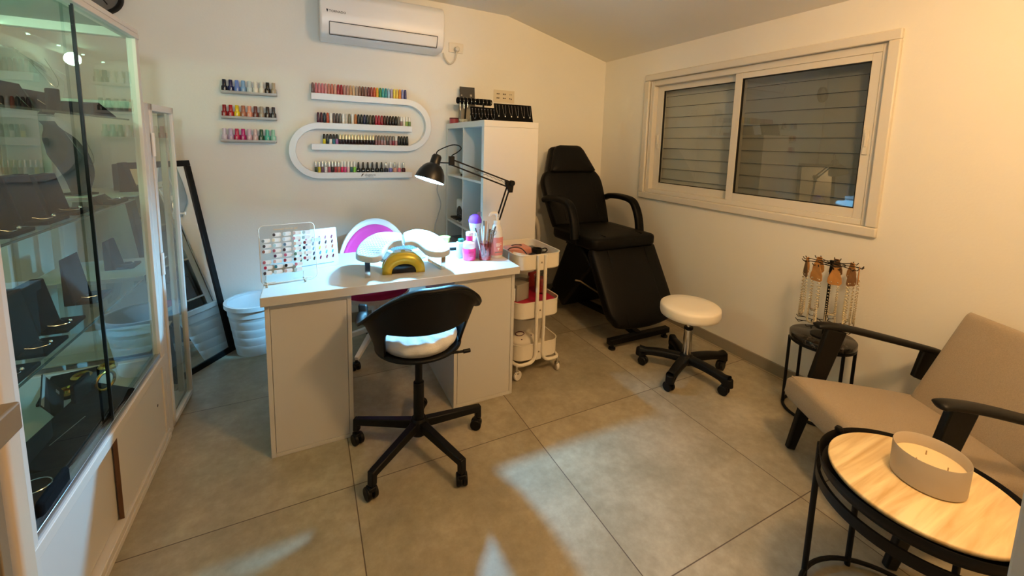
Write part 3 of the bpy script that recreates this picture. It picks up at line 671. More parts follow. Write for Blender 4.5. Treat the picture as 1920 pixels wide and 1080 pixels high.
# ---------------------------------------------------------------- manicure desk
deskm = mat('desk_white', '#c6c3bb', .35)
dk = thing('manicure_desk', 'white manicure desk with two wide pedestals below a thick top', 'desk', (.403, 2.17, 0))
def db(b, name, m, parent=dk, **k):
    bmesh.ops.translate(b.bm, verts=b.bm.verts, vec=(-.403, -2.17, 0)); return fin(b, name, m, parent, **k)
db(B().span((-.188, 1.866, .6905), (.994, 2.468, .73)), 'desktop', deskm, bevel=.0025)
seam = mat('panel_seam', '#8f8574', .6)
for x0, x1 in ((-.176, .158), (.640, .978)):
    b = B(); b.span((x0, 1.893, 0), (x0+.018, 2.455, .6905)); b.span((x1-.018, 1.893, 0), (x1, 2.455, .6905)); b.span((x0+.018, 1.896, 0), (x1-.018, 2.44, .022)); b.span((x0+.018, 1.893, .668), (x1-.018, 2.455, .6905))
    b.span((x0+.018, 1.893, 0), (x1-.018, 1.912, .018))
    p = db(b, 'pedestal', deskm, bevel=.0012)
    db(B().span((x0+.0195, 1.8938, .0195), (x1-.0195, 1.91, .6665)), 'back_panel', deskm, p, bevel=.0012)
    for z0, z1 in ((.03, .235), (.24, .445), (.45, .66)):
        dd = db(B().span((x0+.02, 2.45, z0), (x1-.02, 2.466, z1)), 'drawer_front', deskm, p, bevel=.0012)
db(B().span((.158, 2.40, .60), (.640, 2.416, .6905)), 'modesty_rail', deskm, bevel=.001)

# ---------------------------------------------------------------- shelving unit
kx0, kx1, ky0, ky1, kz = .996, 1.387, 2.402, 3.185, 1.518
km = mat('unit_white', '#d3cfc7', .4)
ku = thing('cube_shelf_unit', 'tall white open cube shelving unit behind the desk lamp', 'shelf unit', (1.19, 2.79, 0))
def kb(b, name, m, parent=ku, **k):
    bmesh.ops.translate(b.bm, verts=b.bm.verts, vec=(-1.19, -2.79, 0)); return fin(b, name, m, parent, **k)
b = B(); b.span((kx0, ky0, 0), (kx1, ky0+.04, kz-.04)); b.span((kx0, ky1-.04, 0), (kx1, ky1, kz-.04)); b.span((kx0, ky0, kz-.0395), (kx1, ky1, kz)); b.span((kx0, ky0+.04, 0), (kx1, ky1-.04, .04))
kb(b, 'carcass', km, bevel=.0015)
ym = (ky0+ky1)/2
kb(B().span((kx0+.002, ym-.008, .04), (kx1-.002, ym+.008, kz-.04)), 'divider', km, bevel=.001)
KZ = [.40, .76, 1.12]
for z in KZ:
    for y0, y1 in ((ky0+.04, ym-.008), (ym+.008, ky1-.04)): kb(B().span((kx0+.002, y0, z-.008), (kx1-.002, y1, z+.008)), 'shelf_board', km, bevel=.001)
kb(B().span((kx1-.012, ky0+.04, .04), (kx1-.006, ky1-.04, kz-.04)), 'back_sheet', km)
fin(B().box((0, 0, 0), (.004, .018, .028)), 'clip', mat('clip_grey', '#9aa0a6', .5), ku, (kx0-.002-1.19, ky0+.02-2.79, .92), bevel=.001)
# things in the unit (far column: y 2.81..3.14)
t = thing('dust_extractor', 'white box machine with a black round fan, in the shelf unit', 'machine', (1.10, 2.90, .768))
fin(B().box((0, 0, .09), (.17, .16, .18)), 'case', mat('machine_white', '#c9cac8', .4), t, bevel=.012)
rY = Matrix.Rotation(rad(-90), 4, 'Y')
f_ = fin(B().cyl((-.085, -.005, .075), (-.09, -.005, .075), .06, n=28), 'fan_cover', blackplast, t, bevel=.002)
b = B()
for a in range(8): b.beam((-.0915, -.005+.012*cos(a*PI/4), .075+.012*sin(a*PI/4)), (-.0915, -.005+.052*cos(a*PI/4), .075+.052*sin(a*PI/4)), .004, .002, up=(1, 0, 0))
fin(b, 'grille', mat('fan_grey', '#3a3c40', .4), f_)
fin(B().box((-.11, .0, .045), (.05, .13, .014)), 'bracket', blackplast, t, bevel=.003)
fin(B().tube(curve([(0, -.05, .178), (0, -.045, .215), (0, .02, .22), (0, .03, .178)], 6), .006, 8), 'handle', mat('machine_white'), t)
t = thing('wax_heater', 'white round pot with a dark lid on the shelf behind the lamp arm', 'wax heater', (1.10, 2.905, 1.1285))
fin(B().lathe([(0, .012), (.065, .012), (.082, .03), (.085, .085), (.078, .098), (0, .1)], n=28), 'pot', mat('pot_white', '#d5d7d8', .3), t)
fin(B().lathe([(0, 0), (.075, 0), (.075, .012), (0, .012)], n=28), 'base', blackplast, t); fin(B().lathe([(0, .1), (.062, .1), (.06, .125), (.02, .13), (0, .13)], n=28), 'lid', greybox, t)
t = thing('polish_jar', 'clear jar with pink floral label and a black lid in the shelf unit', 'jar', (1.08, 2.61, .768))
fin(B().cyl((0, 0, 0), (0, 0, .03), .045, n=24), 'lid', blackplast, t, bevel=.003); fin(B().cyl((0, 0, .03), (0, 0, .13), .04, .036, n=24), 'body', mat('jar_pink', '#c98a99', .35, var=.35, vscale=40), t, bevel=.006)
t = thing('black_bottle', 'small black bottle beside the pink floral jar in the shelf unit', 'bottle', (1.07, 2.50, .768))
fin(B().lathe([(0, 0), (.025, 0), (.026, .07), (.012, .085), (.012, .1), (0, .1)], n=18), 'body', blackplast, t)
for (y, z, c, lab) in ((2.60, .408, '#c9b39a', 'beige storage box low in the shelf unit near the desk'), (2.98, .408, '#5a5b60', 'grey storage box low in the shelf unit by the wall'), (2.98, .04, '#33343a', 'dark storage box at the bottom of the shelf unit by the wall'), (2.60, .04, '#6a4fa0', 'violet storage box at the bottom of the shelf unit near the desk')):
    t = thing('storage_box', lab, 'box', (1.14, y, z+.0005)); fin(B().box((0, 0, .1), (.24, .24, .2)), 'body', mat('box_'+c[1:], c, .6), t, bevel=.006); fin(B().box((0, 0, .212), (.25, .25, .024)), 'lid', mat('box_'+c[1:]), t, bevel=.004)
# on top of the unit
TZ = kz+.0005
def jboard(loc, w, h, label, kind):
    t = thing('necklace_board', label, 'jewellery board', loc)
    b = B(); b.prism([(0, 0), (.012, 0), (.045, h), (.035, h)], 0, w, Matrix(((0, 0, 1, 0), (1, 0, 0, 0), (0, 1, 0, 0), (0, 0, 0, 1)))); fin(b, 'board', velvet, t, bevel=.002)
    b2 = B(); b2.span((0, .01, 0), (w, .06, .004)); fin(b2, 'foot', velvet, t)
    sl = .035/h
    def on(x, z, o=.0015): return (x, sl*z-o, z)
    n = 6 if kind == 'necklace' else 4
    for i in range(n):
        x = w*(i+.5)/n; b = B()
        if kind == 'necklace':
            b.tube([on(x-.011, h*.92), on(x-.009, h*.5), on(x-.003, h*.30), on(x+.003, h*.30), on(x+.009, h*.5), on(x+.011, h*.92)], .0007, 5); c = fin(b, 'chain', silver, t)
            fin(B().ball(on(x, h*.27, .003), .0042, 8), 'pendant', mat('pearl', '#e8e2d8', .25), c)
        else:
            b.tube([on(x-.012, h*.88), on(x-.012, h*.45), on(x-.006, h*.25), on(x+.006, h*.25), on(x+.012, h*.45), on(x+.012, h*.88)], .0007, 5)
            c = fin(b, 'chain', silver, t); b = B()
            for q in ((-.012, .86), (-.012, .55), (.012, .86), (.012, .55), (0, .25)): b.ball(on(x+q[0], h*q[1], .0025), .004, 8)
            fin(b, 'bead', mat('bead_grey', '#8d8a94', .3, .4), c)
    return t
jboard((1.088, 2.43, TZ), .272, .112, 'black velvet board with six pendant necklaces on top of the shelf unit', 'necklace')
jboard((1.035, 2.72, TZ), .19, .108, 'black velvet board with beaded bracelets beside the necklace board', 'bracelet')
def rollbar(y, x0, x1, z, label, n, dangle):
    t = thing('bracelet_roll', label, 'bracelet stand', ((x0+x1)/2, y, TZ), 0, None); w = x1-x0
    fin(B().cyl((-w/2, 0, z), (w/2, 0, z), .024, n=20), 'bar', velvet, t, bevel=.006)
    fin(B().cyl((0, .03, 0), (0, .03, .006), .04, n=20).cyl((0, .03, .005), (0, .0, z), .007, n=10), 'stand', blackmetal, t)
    for i in range(n):
        x = -w/2 + w*(i+.6)/n; b = B()
        b.tube([(x, -.0248*cos(a), z+.0248*sin(a)) for a in [rad(-60+12*k) for k in range(14)]], .0009, 5)
        if dangle and i < 3: b.tube([(x, -.022, z-.015), (x+.002, -.023, z-.05-.012*(2-i))], .0009, 5)
        c = fin(b, 'chain', silver, t); fin(B().ball((x, -.0262, z-.004), .0048 if i % 2 else .0036, 8), 'charm', silver, c)
    return t
rollbar(2.99, 1.015, 1.165, .168, 'short black bracelet roll with dangling chains on the shelf unit', 5, True)
rollbar(3.0, 1.172, 1.30, .168, 'black bracelet roll just behind the beaded board on the shelf unit', 4, False)
t = tag(fin(B().box((0, 0, .0), (.125, .004, .085), rot3(rad(-6), 0, 0)), 'gift_card', mat('card_charcoal', '#3b3a36', .6), None, (1.15, 3.135, TZ+.249), bevel=.001), 'dark grey card standing up behind the bracelet rolls', 'card')
fin(B().box((.030, -.0055, -.022), (.016, .001, .016), rot3(rad(-6), 0, 0)), 'emblem', mat('card_mark', '#a9a193', .5), t); fin(B().box((-.048, -.0053, -.024), (.010, .001, .010), rot3(rad(-6), 0, 0)), 'emblem', mat('card_mark'), t)
tb = thing('card_box', 'grey box under the dark card at the back of the shelf unit top', 'box', (1.15, 3.135, TZ)); fin(B().box((0, 0, .1025), (.12, .05, .205)), 'body', mat('carton_grey', '#8a867c', .6), tb, bevel=.002)
t = tag(fin(B().box((0, 0, 0), (.19, .002, .10)), 'earring_card', mat('card_cream', '#d6cbb4', .6), None, (1.50, YB-.004, 1.768)), 'cream card of stud earrings stuck on the back wall', 'earring card')
for iz, z in enumerate((.018, -.016)):
    for ix, x in enumerate((-.058, 0, .058)):
        b = B(); st = mat('stud_dark', '#2b2420', .3) if not (ix == 2 and iz == 0) else silver
        for dx_ in (-.0075, .0075): b.ball((x+dx_, -.004, z-(.003 if ix == 2 and iz and dx_ > 0 else 0)), .0052, 8)
        fin(b, 'stud_earring', st, t)
t = thing('small_tin', 'small round red tin on the shelf unit corner', 'tin', (1.032, 3.10, TZ)); fin(B().cyl((0, 0, 0), (0, 0, .035), .035, n=24), 'body', mat('tin_red', '#a3404a', .4), t, bevel=.002); fin(B().cyl((0, 0, .035), (0, 0, .044), .036, n=24), 'lid', mat('tin_lid', '#5a1f28', .4), t, bevel=.002)
t = thing('trinket_dish', 'small pale patterned dish between the red tin and the boards', 'dish', (1.085, 2.965, TZ)) if False else thing('trinket_dish', 'small pale patterned dish between the red tin and the boards', 'dish', (1.05, 3.02-.09, TZ))
fin(B().lathe([(0, 0), (.02, 0), (.034, .02), (.034, .028), (.031, .028), (.018, .004), (0, .004)], n=24), 'bowl', mat('dish_pattern', '#c9c5b4', .4, var=.5, vscale=50), t)
t = thing('ring_tray', 'tiny grey slotted ring tray behind the pale dish', 'tray', (1.115, 2.87, TZ)); fin(B().box((0, 0, .028), (.06, .05, .056)), 'body', mat('tray_grey', '#a8a296', .6), t, bevel=.002); fin(B().box((0, 0, .064), (.056, .046, .016)), 'pad', greybox, t)

# ---------------------------------------------------------------- desk lamp
lm = thing('desk_lamp', 'black articulated desk lamp clamped to the desk corner', 'lamp', (.955, 2.19, 0))
O = Vector((.955, 2.19, 0))
def P3(x, y, z): return Vector((x, y, z)) - O
el = P3(1.037, 2.110, 1.145); base = P3(.955, 2.175, .75); tip = P3(.706, 2.146, 1.2695)
b = B(); b.box((.012, .0, .741), (.08, .04, .02)); b.box((.022, .0, .655), (.058, .04, .012)); b.box((.046, 0, .70), (.010, .04, .10)); b.cyl((0, 0, .75), (0, 0, .80), .012); b.cyl((.012, 0, .63), (.012, 0, .6895), .006)
fin(b, 'clamp', blackmetal, lm, bevel=.002)
side = Vector((0, .010, 0))
b = B()
d1 = (el-base).normalized(); pn = Vector((-d1.z, 0, d1.x)).normalized()
for k in (-.010, .010): b.beam(base + Vector((0, 0, .04)) + pn*k, el + pn*k - d1*.01, .007, .007, up=(0, 1, 0))
fin(b, 'lower_arm', blackmetal, lm)
d2 = (tip-el).normalized(); pn2 = Vector((d2.z, 0, -d2.x)).normalized(); pn2 = -pn2 if pn2.z < 0 else pn2
b = B(); b.beam(el + pn2*.012, tip + pn2*.010, .008, .008, up=(0, 1, 0)); b.beam(el - pn2*.020, tip - pn2*.018, .008, .008, up=(0, 1, 0))
fin(b, 'upper_arm', blackmetal, lm)
b = B(); b.prism([(-.03, .018), (.03, .018), (.02, -.05), (-.004, -.05)], -.006, .006, Matrix.Translation(el) @ MXZ(0, 0, 0)); b.cyl(el+Vector((.016, -.012, .004)), el+Vector((.016, .012, .004)), .016); b.cyl(el+Vector((-.016, -.01, .0)), el+Vector((-.016, .01, .0)), .010); fin(b, 'elbow', blackmetal, lm, bevel=.001)
b = B(); mid = el.lerp(tip, .66); b.tube([el.lerp(mid, t_) + side*.2 + Vector((0, -.004*sin(t_*60), .003*cos(t_*60))) for t_ in [i/120 for i in range(121)]], .0018, 5); fin(b, 'spring', mat('spring_steel', '#8a8a86', .3, 1.0), lm)
ax = (P3(.628, 2.164, 1.302) - P3(.581, 2.150, 1.169)).normalized()   # up axis of the shade (towards its neck)
rq = ax.to_track_quat('Z', 'Y').to_matrix().to_4x4()
rimc = P3(.581, 2.150, 1.169); SC = .93
shade_out = [(.085, 0), (.083, .02), (.074, .05), (.058, .078), (.042, .094), (.030, .10), (.028, .145), (.020, .156), (0, .158)]
shade_out = [(r_*SC, z_*SC) for r_, z_ in shade_out]
fin(B().lathe(shade_out, rimc, 40, rot=rq), 'lamp_shade', mat('lamp_black', '#0b0b0c', .35), lm, smooth=60)
fin(B().lathe([(r_*SC, z_*SC) for r_, z_ in [(.0845, .0005), (.0815, .021), (.072, .050), (.056, .077), (.038, .090), (0, .093)]], rimc, 40, rot=rq), 'reflector', mat('lamp_white', '#f4f6f8', .5), lm, smooth=180)
bulb_c = rimc + ax*.050
fin(B().ball(bulb_c, .026, 16), 'bulb', mat('bulb_glow', '#ffffff', .3, emit='#7acdff', estr=2900), lm)
b = B(); b.cyl(tip + Vector((0, 0, -.022)), tip + Vector((0, 0, .03)), .009); b.box(tip + Vector((-.004, 0, .004)), (.028, .024, .05)); b.tube([tip + Vector((-.008, 0, -.008)), rimc + ax*.100 + Vector((.02, 0, 0))], .004, 8); fin(b, 'head_joint', blackmetal, lm, bevel=.002)
top_ = rimc + ax*.136
fin(B().tube(curve([top_, top_ + Vector((.004, 0, .028)), P3(.694, 2.144, 1.3565), P3(.733, 2.131, 1.3575), P3(.749, 2.127, 1.340), P3(.725, 2.133, 1.317), P3(.705, 2.146, 1.302), P3(.704, 2.146, 1.280)], 8), .0032, 8), 'cord', blackplast, lm)
b = B()
for sgn_ in (-1, 1): b.beam(rimc + ax*.096 + Vector((sgn_*.0, -.026, 0)), rimc + ax*.124 + Vector((0, -.024, 0)), .006, .002, up=(0, 1, 0))
fin(b, 'switch', mat('lamp_black'), lm)

# ---------------------------------------------------------------- arm rest pad
def quilt(loc_pts_o, loc_pts_i, name, parent):
    O_ = curve(loc_pts_o, 6); I_ = curve(loc_pts_i, 6); n = len(O_); O_ = [Vector(p) for p in O_]; I_ = [Vector(p) for p in I_]
    nv = 56
    def env(t): # rounded ends
        return 1 - max(0, (abs(t-.5)*2-.86)/.14)**2.2*.6
    V = []; b = B()
    rows = []
    for i in range(n):
        t = i/(n-1); mid = (O_[i]+I_[i])/2; half = (O_[i]-I_[i])/2; row = []
        e = env(t) if t > .5 else 1-max(0, (abs(t-.5)*2-.93)/.07)**2*.12
        for j in range(nv):
            s = -1 + 2*j/(nv-1); row.append(mid + half*s*e)
        rows.append(row)
    # dense resample along the length for the diamond stitching
    m_ = 4; R2_ = []
    for i in range(n-1):
        for k in range(m_): R2_.append([rows[i][j].lerp(rows[i+1][j], k/m_) for j in range(nv)])
    R2_.append(rows[-1]); N_ = len(R2_)
    topv = []; botv = []
    for i, row in enumerate(R2_):
        ti = i/(N_-1); tv = []; bv = []
        for j, p in enumerate(row):
            s = -1 + 2*j/(nv-1); edge = min(1, (1-abs(s))/.16) * min(1, ti/.03, (1-ti)/.05)
            q = min(abs(sin((p.x+p.y)*140)), abs(sin((p.x-p.y)*140)))
            inner = 1 if (abs(s) < .8 and .05 < ti < .94) else 0
            z = p.z - .012*(1-edge)**2 + (.0034*q**.5 - .0015)*inner
            tv.append(b.bm.verts.new((p.x, p.y, z))); bv.append(b.bm.verts.new((p.x, p.y, p.z-.027)))
        topv.append(tv); botv.append(bv)
    for A in (topv, botv):
        for i in range(N_-1):
            for j in range(nv-1): b.bm.faces.new([A[i][j], A[i+1][j], A[i+1][j+1], A[i][j+1]])
    for i in range(N_-1):
        for j in (0, nv-1): b.bm.faces.new([topv[i][j], topv[i+1][j], botv[i+1][j], botv[i][j]])
    for i in (0, N_-1):
        for j in range(nv-1): b.bm.faces.new([topv[i][j], topv[i][j+1], botv[i][j+1], botv[i][j]])
    return fin(b, name, mat('pad_white', '#b2b8b8', .42), parent, smooth=50)
LO = [(.424, 2.102, .905), (.387, 2.155, .905), (.327, 2.195, .9), (.274, 2.190, .885), (.227, 2.130, .87), (.198, 2.055, .855), (.188, 1.973, .845)]
LI = [(.400, 1.957, .9), (.365, 1.985, .89), (.336, 1.980, .88), (.317, 1.955, .87), (.303, 1.928, .86), (.282, 1.915, .845), (.246, 1.918, .84)]
RO = [(.430, 2.110, .905), (.500, 2.158, .91), (.556, 2.155, .905), (.595, 2.115, .895), (.620, 2.035, .88), (.630, 1.965, .86), (.622, 1.905, .85)]
RI = [(.407, 1.957, .9), (.440, 1.978, .895), (.468, 1.968, .885), (.486, 1.938, .87), (.502, 1.912, .855), (.535, 1.893, .845), (.582, 1.885, .843)]
ar = thing('hand_rest', 'white quilted two-wing hand rest on chrome legs on the desk', 'hand rest')
quilt(LO, LI, 'pad', ar); quilt(RO, RI, 'pad', ar)
for pts in (((.238, 1.965), (.255, 2.12)), ((.604, 1.965), (.578, 2.13))):
    (xa, ya), (xb, yb_) = pts; d_ = Vector((xb-xa, yb_-ya, 0)).normalized(); w_ = (-d_.y, d_.x, 0)
    b = B(); b.beam((xa, ya, .7308), (xa, ya, .825), .024, .003, up=d_); b.beam((xb, yb_, .7308), (xb, yb_, .85), .024, .003, up=d_); b.beam((xa, ya, .7325), (xb, yb_, .7325), .024, .003)
    fin(b, 'leg', chrome, ar, bevel=.0008)

# ---------------------------------------------------------------- gel lamp
gl = thing('gel_lamp', 'gold and white nail curing lamp at the front of the desk', 'nail lamp', (.413, 2.02, .7305), rad(-6))
gold = mat('gold_plastic', '#c9b63c', .28, .2)
def gshell(u_, v):
    x = (u_-.5)*2; th = PI*u_
    w = .098*(1-.10*v); hh = .098
    px = -cos(th); pz = sin(th)**.62
    y = -.045 + .13*v; tap = 1 - .28*(v**2)
    return Vector((px*w*tap*(1-.05*pz), y, pz*hh*(1 - .35*(max(0, v-.45)/.55)**2)))
b = B(); b.grid(gshell, 33, 13); fin(b, 'housing', gold, gl, solid=.008, smooth=180)
b = B(); b.prism([(-.098*cos(rad(a)), .072*max(0, sin(rad(a)))**.7) for a in range(0, 181, 6)], 0, .004, MXZ(0, .06, 0)); fin(b, 'back_wall', gold, gl)
b = B(); b.lathe([(0, .004), (.034, .004), (.042, 0), (.040, -.012), (0, -.012)], (0, .012, .0975), 28, sx=1.15, sy=.85); fin(b, 'top_pad', mat('lamp_top_white', '#e9edee', .3), gl)
b = B(); b.prism([(-.066*cos(rad(a)), .054*max(0, sin(rad(a)))**.7) for a in range(0, 181, 6)], 0, .002, MXZ(0, -.040, .002)); fin(b, 'opening', mat('gel_dark', '#08090b', .12), gl)
b = B()
for f0 in (.0, .09):
    r0 = .070; P_ = [(-(r0+.026*k)*cos(rad(a)), (.060+.034*k)*max(0, sin(rad(a)))**.65) for k in (0,) for a in range(0, 181, 6)]
for a in range(0, 180, 6):
    q = []
    for aa in (a, a+6):
        c_, s_ = -cos(rad(aa)), max(0, sin(rad(aa)))
        q.append(((c_*.058, s_**.7*.048), (c_*.097, s_**.62*.097)))
    b.bm.faces.new([b.bm.verts.new((q[0][0][0], -.047, q[0][0][1])), b.bm.verts.new((q[1][0][0], -.047, q[1][0][1])), b.bm.verts.new((q[1][1][0], -.044, q[1][1][1])), b.bm.verts.new((q[0][1][0], -.044, q[0][1][1]))])
fin(b, 'front_rim', gold, gl, solid=.006, weld=True)

# dust collector under the pads
dc = thing('dust_collector', 'white nail dust collector with a slotted top behind the gold lamp', 'dust collector', (.46, 2.235, .7305), rad(24))
fin(B().box((0, 0, .03), (.20, .15, .06), taper=.95), 'case', mat('collector_white', '#d9dcdc', .35), dc, bevel=.008)
b = B()
for i in range(11): b.box((-.075+.015*i, -.005, .0612), (.008, .11, .003))
fin(b, 'vent', mat('vent_grey', '#54606a', .4), dc)

# ---------------------------------------------------------------- colour displays
cd = thing('colour_display', 'clear acrylic nail colour stand with tip samples at the desk edge', 'display', (-.083, 2.035, .7305), rad(7.5))
tilt = rot3(rad(-14), 0, 0)
Mt = Matrix.Translation((0, .0, .006)) @ tilt
b = B(); b.bm.faces.new([b.bm.verts.new(Mt @ Vector((x, 0, y))) for x, y in rrect(.222, .255, .018, 6, 0, .1275)]); fin(b, 'panel', glass_mat('acrylic_sheet', '#f6f5f3', .05), cd)
b = B(); pts_ = [Mt @ Vector((x, 0, y)) for x, y in rrect(.222, .255, .018, 6, 0, .1275)]; b.tube(pts_, .0018, 5, closed=True); fin(b, 'panel_edge', mat('acrylic_edge', '#d9cfbd', .2), cd)
for x in (-.075, .075):
    fin(B().tube([(x-.016, -.03, .002), (x-.016, .05, .002), (x-.016, .05, .03)], .002, 6).tube([(x-.016, -.03, .002), (x-.016, -.03, .02), (x+.016, -.03, .02)], .002, 6), 'hook', mat('acrylic_edge'), cd)
tipcols = ['#3a3436', '#bcd2d4', '#c0a39a', '#a9c3c3', '#6f7f82', '#d4c7a8', '#b9cdd6', '#b88a92', '#8fb7bd', '#2c2a2c', '#a5c9cf', '#4f7288', '#c9b3a0', '#6d2f3a', '#7a4a3a', '#96525e', '#3f2a30', '#d6b9ae', '#22344a', '#4a2a44', '#b35a72', '#54806a', '#e0d7cc', '#a65a62', '#caa6a0', '#8c3644', '#2a1a1e', '#93404e', '#a01f38', '#2d6e78', '#141012', '#c57f88']
k = 0
tw = mat('tip_base_white', '#e2e6e6', .3)
for r in range(8):
    for c in range(5):
        if r == 0 and c < 1: continue
        if r >= 6 and c > 3: continue
        if r in (4,) and c < 1: continue
        x = -.083 + .040*c - .003*(r % 2); z = .212 - .0235*r
        M_ = Mt @ MXZ(x, -.004, z)
        b = B(); b.prism(rrect(.034, .017, .006), 0, .003, M_); t_ = fin(b, 'nail_tip', tw, cd)
        b = B(); b.prism(rrect(.011, .014, .005, 5, -.011, 0), .003, .0045, M_); fin(b, 'tip_colour', paint(tipcols[k % len(tipcols)]), t_); k += 1
text('lettering', 'Seasonal Colour gel', .012, mat('gold_print', '#d9a85a', .4), cd, Mt @ MXZ(-.055, -.003, .232))
cc = thing('colour_card', 'pale blue printed colour chart card standing behind the acrylic stand', 'card', (.035, 2.215, .7305), rad(14))
Mc = rot3(rad(-12), 0, 0)
fin(B().box((0, 0, .095), (.20, .002, .19), Mc) if False else B().prism(rrect(.20, .195, .004, 3, 0, .0975), -.001, .001, Mc @ MXZ(0, 0, 0)), 'sheet', mat('card_ice', '#cfdde2', .4), cc)
fin(B().prism([(-.03, 0), (.03, 0), (.02, .14), (-.02, .14)], 0, .002, rot3(rad(14), 0, 0) @ MXZ(0, .06, .0)), 'easel_back', mat('card_ice'), cc)
sw = [['#8a4a58', '#b06a78', '#a88088', '#8a5a68', '#a8707a', '#7a4250'], ['#3a4650', '#5a6a72', '#6a7880', '#48565e', '#4a3a42', '#5a2a32'], ['#3f7a80', '#5a9aa4', '#6a8a94', '#c8b04a', '#c98a7a', '#a8563a'], ['#1d2a3a', '#22384a', '#2a3a4e', '#4a86a0', '#6aa0a4', '#58909a'], ['#27463a', '#1e2a30', '#16161a', '#6a1e3a', '#7a1a2e', '#5a1228']]
for r in range(5):
    for c in range(6):
        b = B(); b.prism([(-.004, -.008), (.001, -.009), (.005, .004), (.004, .009), (-.001, .008), (-.005, -.002)], 0, .0008, Mc @ MXZ(-.075+.030*c, -.0012, .150-.0245*r)); fin(b, 'printed_swatch', paint(sw[r][c]), cc)
fin(B().prism(rrect(.15, .004, .001, 2, 0, .02), 0, .0006, Mc @ MXZ(0, -.0012, 0)), 'printed_line', mat('print_blue', '#7a94a6', .5), cc)

# ---------------------------------------------------------------- bottles and tools on the desk
DZ = .7305
clearpink = mat('pink_liquid', '#e23a86', .12, spec=.6, coat=.5)
t = thing('remover_bottle', 'short pink bottle with clear cap beside the brush tumbler', 'bottle', (.790, 2.09, DZ))
fin(B().lathe([(0, 0), (.034, 0), (.037, .004), (.037, .060), (.034, .066), (0, .066)], n=28), 'body', clearpink, t, smooth=50)
fin(B().lathe([(0, .066), (.034, .066), (.036, .07), (.034, .098), (.02, .106), (0, .107)], n=28), 'shoulder', mat('milky_pink', '#e6d3dc', .2), t, smooth=50)
fin(B().cyl((0, 0, .107), (0, 0, .135), .019, n=24), 'neck', clearpink, t, bevel=.002); fin(B().cyl((0, 0, .135), (0, 0, .155), .0205, n=24), 'cap', mat('milky_pink'), t, bevel=.002)
b = B(); lp = mat('label_magenta', '#b51f62', .4)
for i, (x, z, w_) in enumerate(((-.012, .048, .004), (-.005, .048, .004), (.003, .048, .004), (.011, .048, .004), (0, .034, .022), (.002, .026, .026))): b.box((x, -.0372, z), (w_, .001, .011 if i < 4 else .003))
fin(b, 'label', lp, t)
t = thing('brush_tumbler', 'pink clear tumbler full of manicure tools', 'tumbler', (.872, 2.06, DZ))
fin(B().lathe([(0, .003), (.030, .003), (.030, 0), (.032, .0), (.0385, .098), (.0365, .098), (.031, .012), (0, .012)], n=32), 'cup', glass_mat('pink_glass', '#e9b6bd', .10), t)
fin(B().lathe([(0, .002), (.0295, .002), (.031, .02), (0, .02)], n=28), 'tinted_base', mat('pink_base', '#d9808c', .2), t)
tools = [('nail_file', 'grey nail file leaning in the tumbler', -.018, .006, -.12, .02, '#8b8480', 'flat'), ('nail_file', 'tan nail file in the middle of the tumbler', -.002, .012, .10, .05, '#b0967c', 'flat'), ('tweezers', 'steel tweezers standing in the tumbler', .012, .010, .14, .06, 'steel', 'pin'),
         ('nail_brush', 'white-handled nail brush leaning toward the pink bottle', -.022, -.008, -.34, .0, '#dfe6ee', 'brush'), ('nail_clippers', 'large steel nail nippers standing in the tumbler', .006, -.012, .12, -.05, 'steel', 'flat'), ('nail_brush', 'slim pale blue nail brush at the back of the tumbler', .004, .020, .02, .10, '#b8c9e6', 'brush'),
         ('cuticle_pusher', 'thin steel cuticle pusher near the pump bottle', .018, .0, .22, .02, 'steel', 'pin'), ('nail_brush', 'black-handled nail brush near the pump bottle', .022, -.004, .30, -.02, '#2b2a2c', 'brush'), ('scissors', 'small steel scissors with open loops in the tumbler', .014, -.014, .26, -.05, 'steel', 'loop'), ('dotting_tool', 'white dotting tool crossing the front of the tumbler', -.008, -.016, -.20, -.04, '#e9e4dc', 'pin')]
for i, (nm, lab, x, y, ax_, ay_, c, kd) in enumerate(tools):
    m_ = chrome if c == 'steel' else mat('tool_'+c[1:], c, .4)
    o = thing(nm, lab, 'manicure tool', (.872+x, 2.06+y, DZ+.021), 0, 'manicure tools in the pink tumbler'); o.rotation_euler = (-ay_, ax_*.72, 0)
    Lh = .155 + .012*((i*7) % 4)
    if kd == 'flat': fin(B().box((0, 0, Lh/2), (.013, .003, Lh)), 'blade', m_, o, bevel=.001)
    elif kd == 'pin': fin(B().cyl((0, 0, 0), (0, 0, Lh*.8), .003, .0036, n=10).cyl((0, 0, Lh*.8), (0, 0, Lh), .002, .0008, n=8), 'shaft', m_, o)
    elif kd == 'brush':
        fin(B().cyl((0, 0, 0), (0, 0, Lh*.85), .0042, .003, n=10), 'handle', m_, o); fin(B().cyl((0, 0, Lh*.85), (0, 0, Lh), .003, .0035, n=10), 'bristle', mat('bristle_dark', '#3a2f2a', .8), o)
    else:
        b = B()
        for s_ in (-1, 1): b.tube([(s_*.008+.009*cos(a), 0, Lh-.02+.013*sin(a)) for a in [2*PI*k_/16 for k_ in range(16)]], .0018, 6, closed=True); b.beam((0, 0, 0), (s_*.006, 0, Lh-.03), .005, .002, up=(0, 1, 0))
        fin(b, 'blade', m_, o)
t = thing('pump_bottle', 'tall white pump bottle with a coral label at the desk corner', 'bottle', (.952, 2.085, DZ))
fin(B().lathe([(0, 0), (.034, 0), (.037, .005), (.037, .118), (.034, .15), (.022, .186), (.019, .19), (0, .19)], n=32, sy=.8), 'body', mat('pump_white', '#dcdad6', .3), t, smooth=50)
fin(B().lathe([(.0376, .015), (.0379, .016), (.0379, .116), (.0376, .118)], n=32, sy=.81), 'label', mat('label_coral', '#d98a84', .4), t)
b = B()
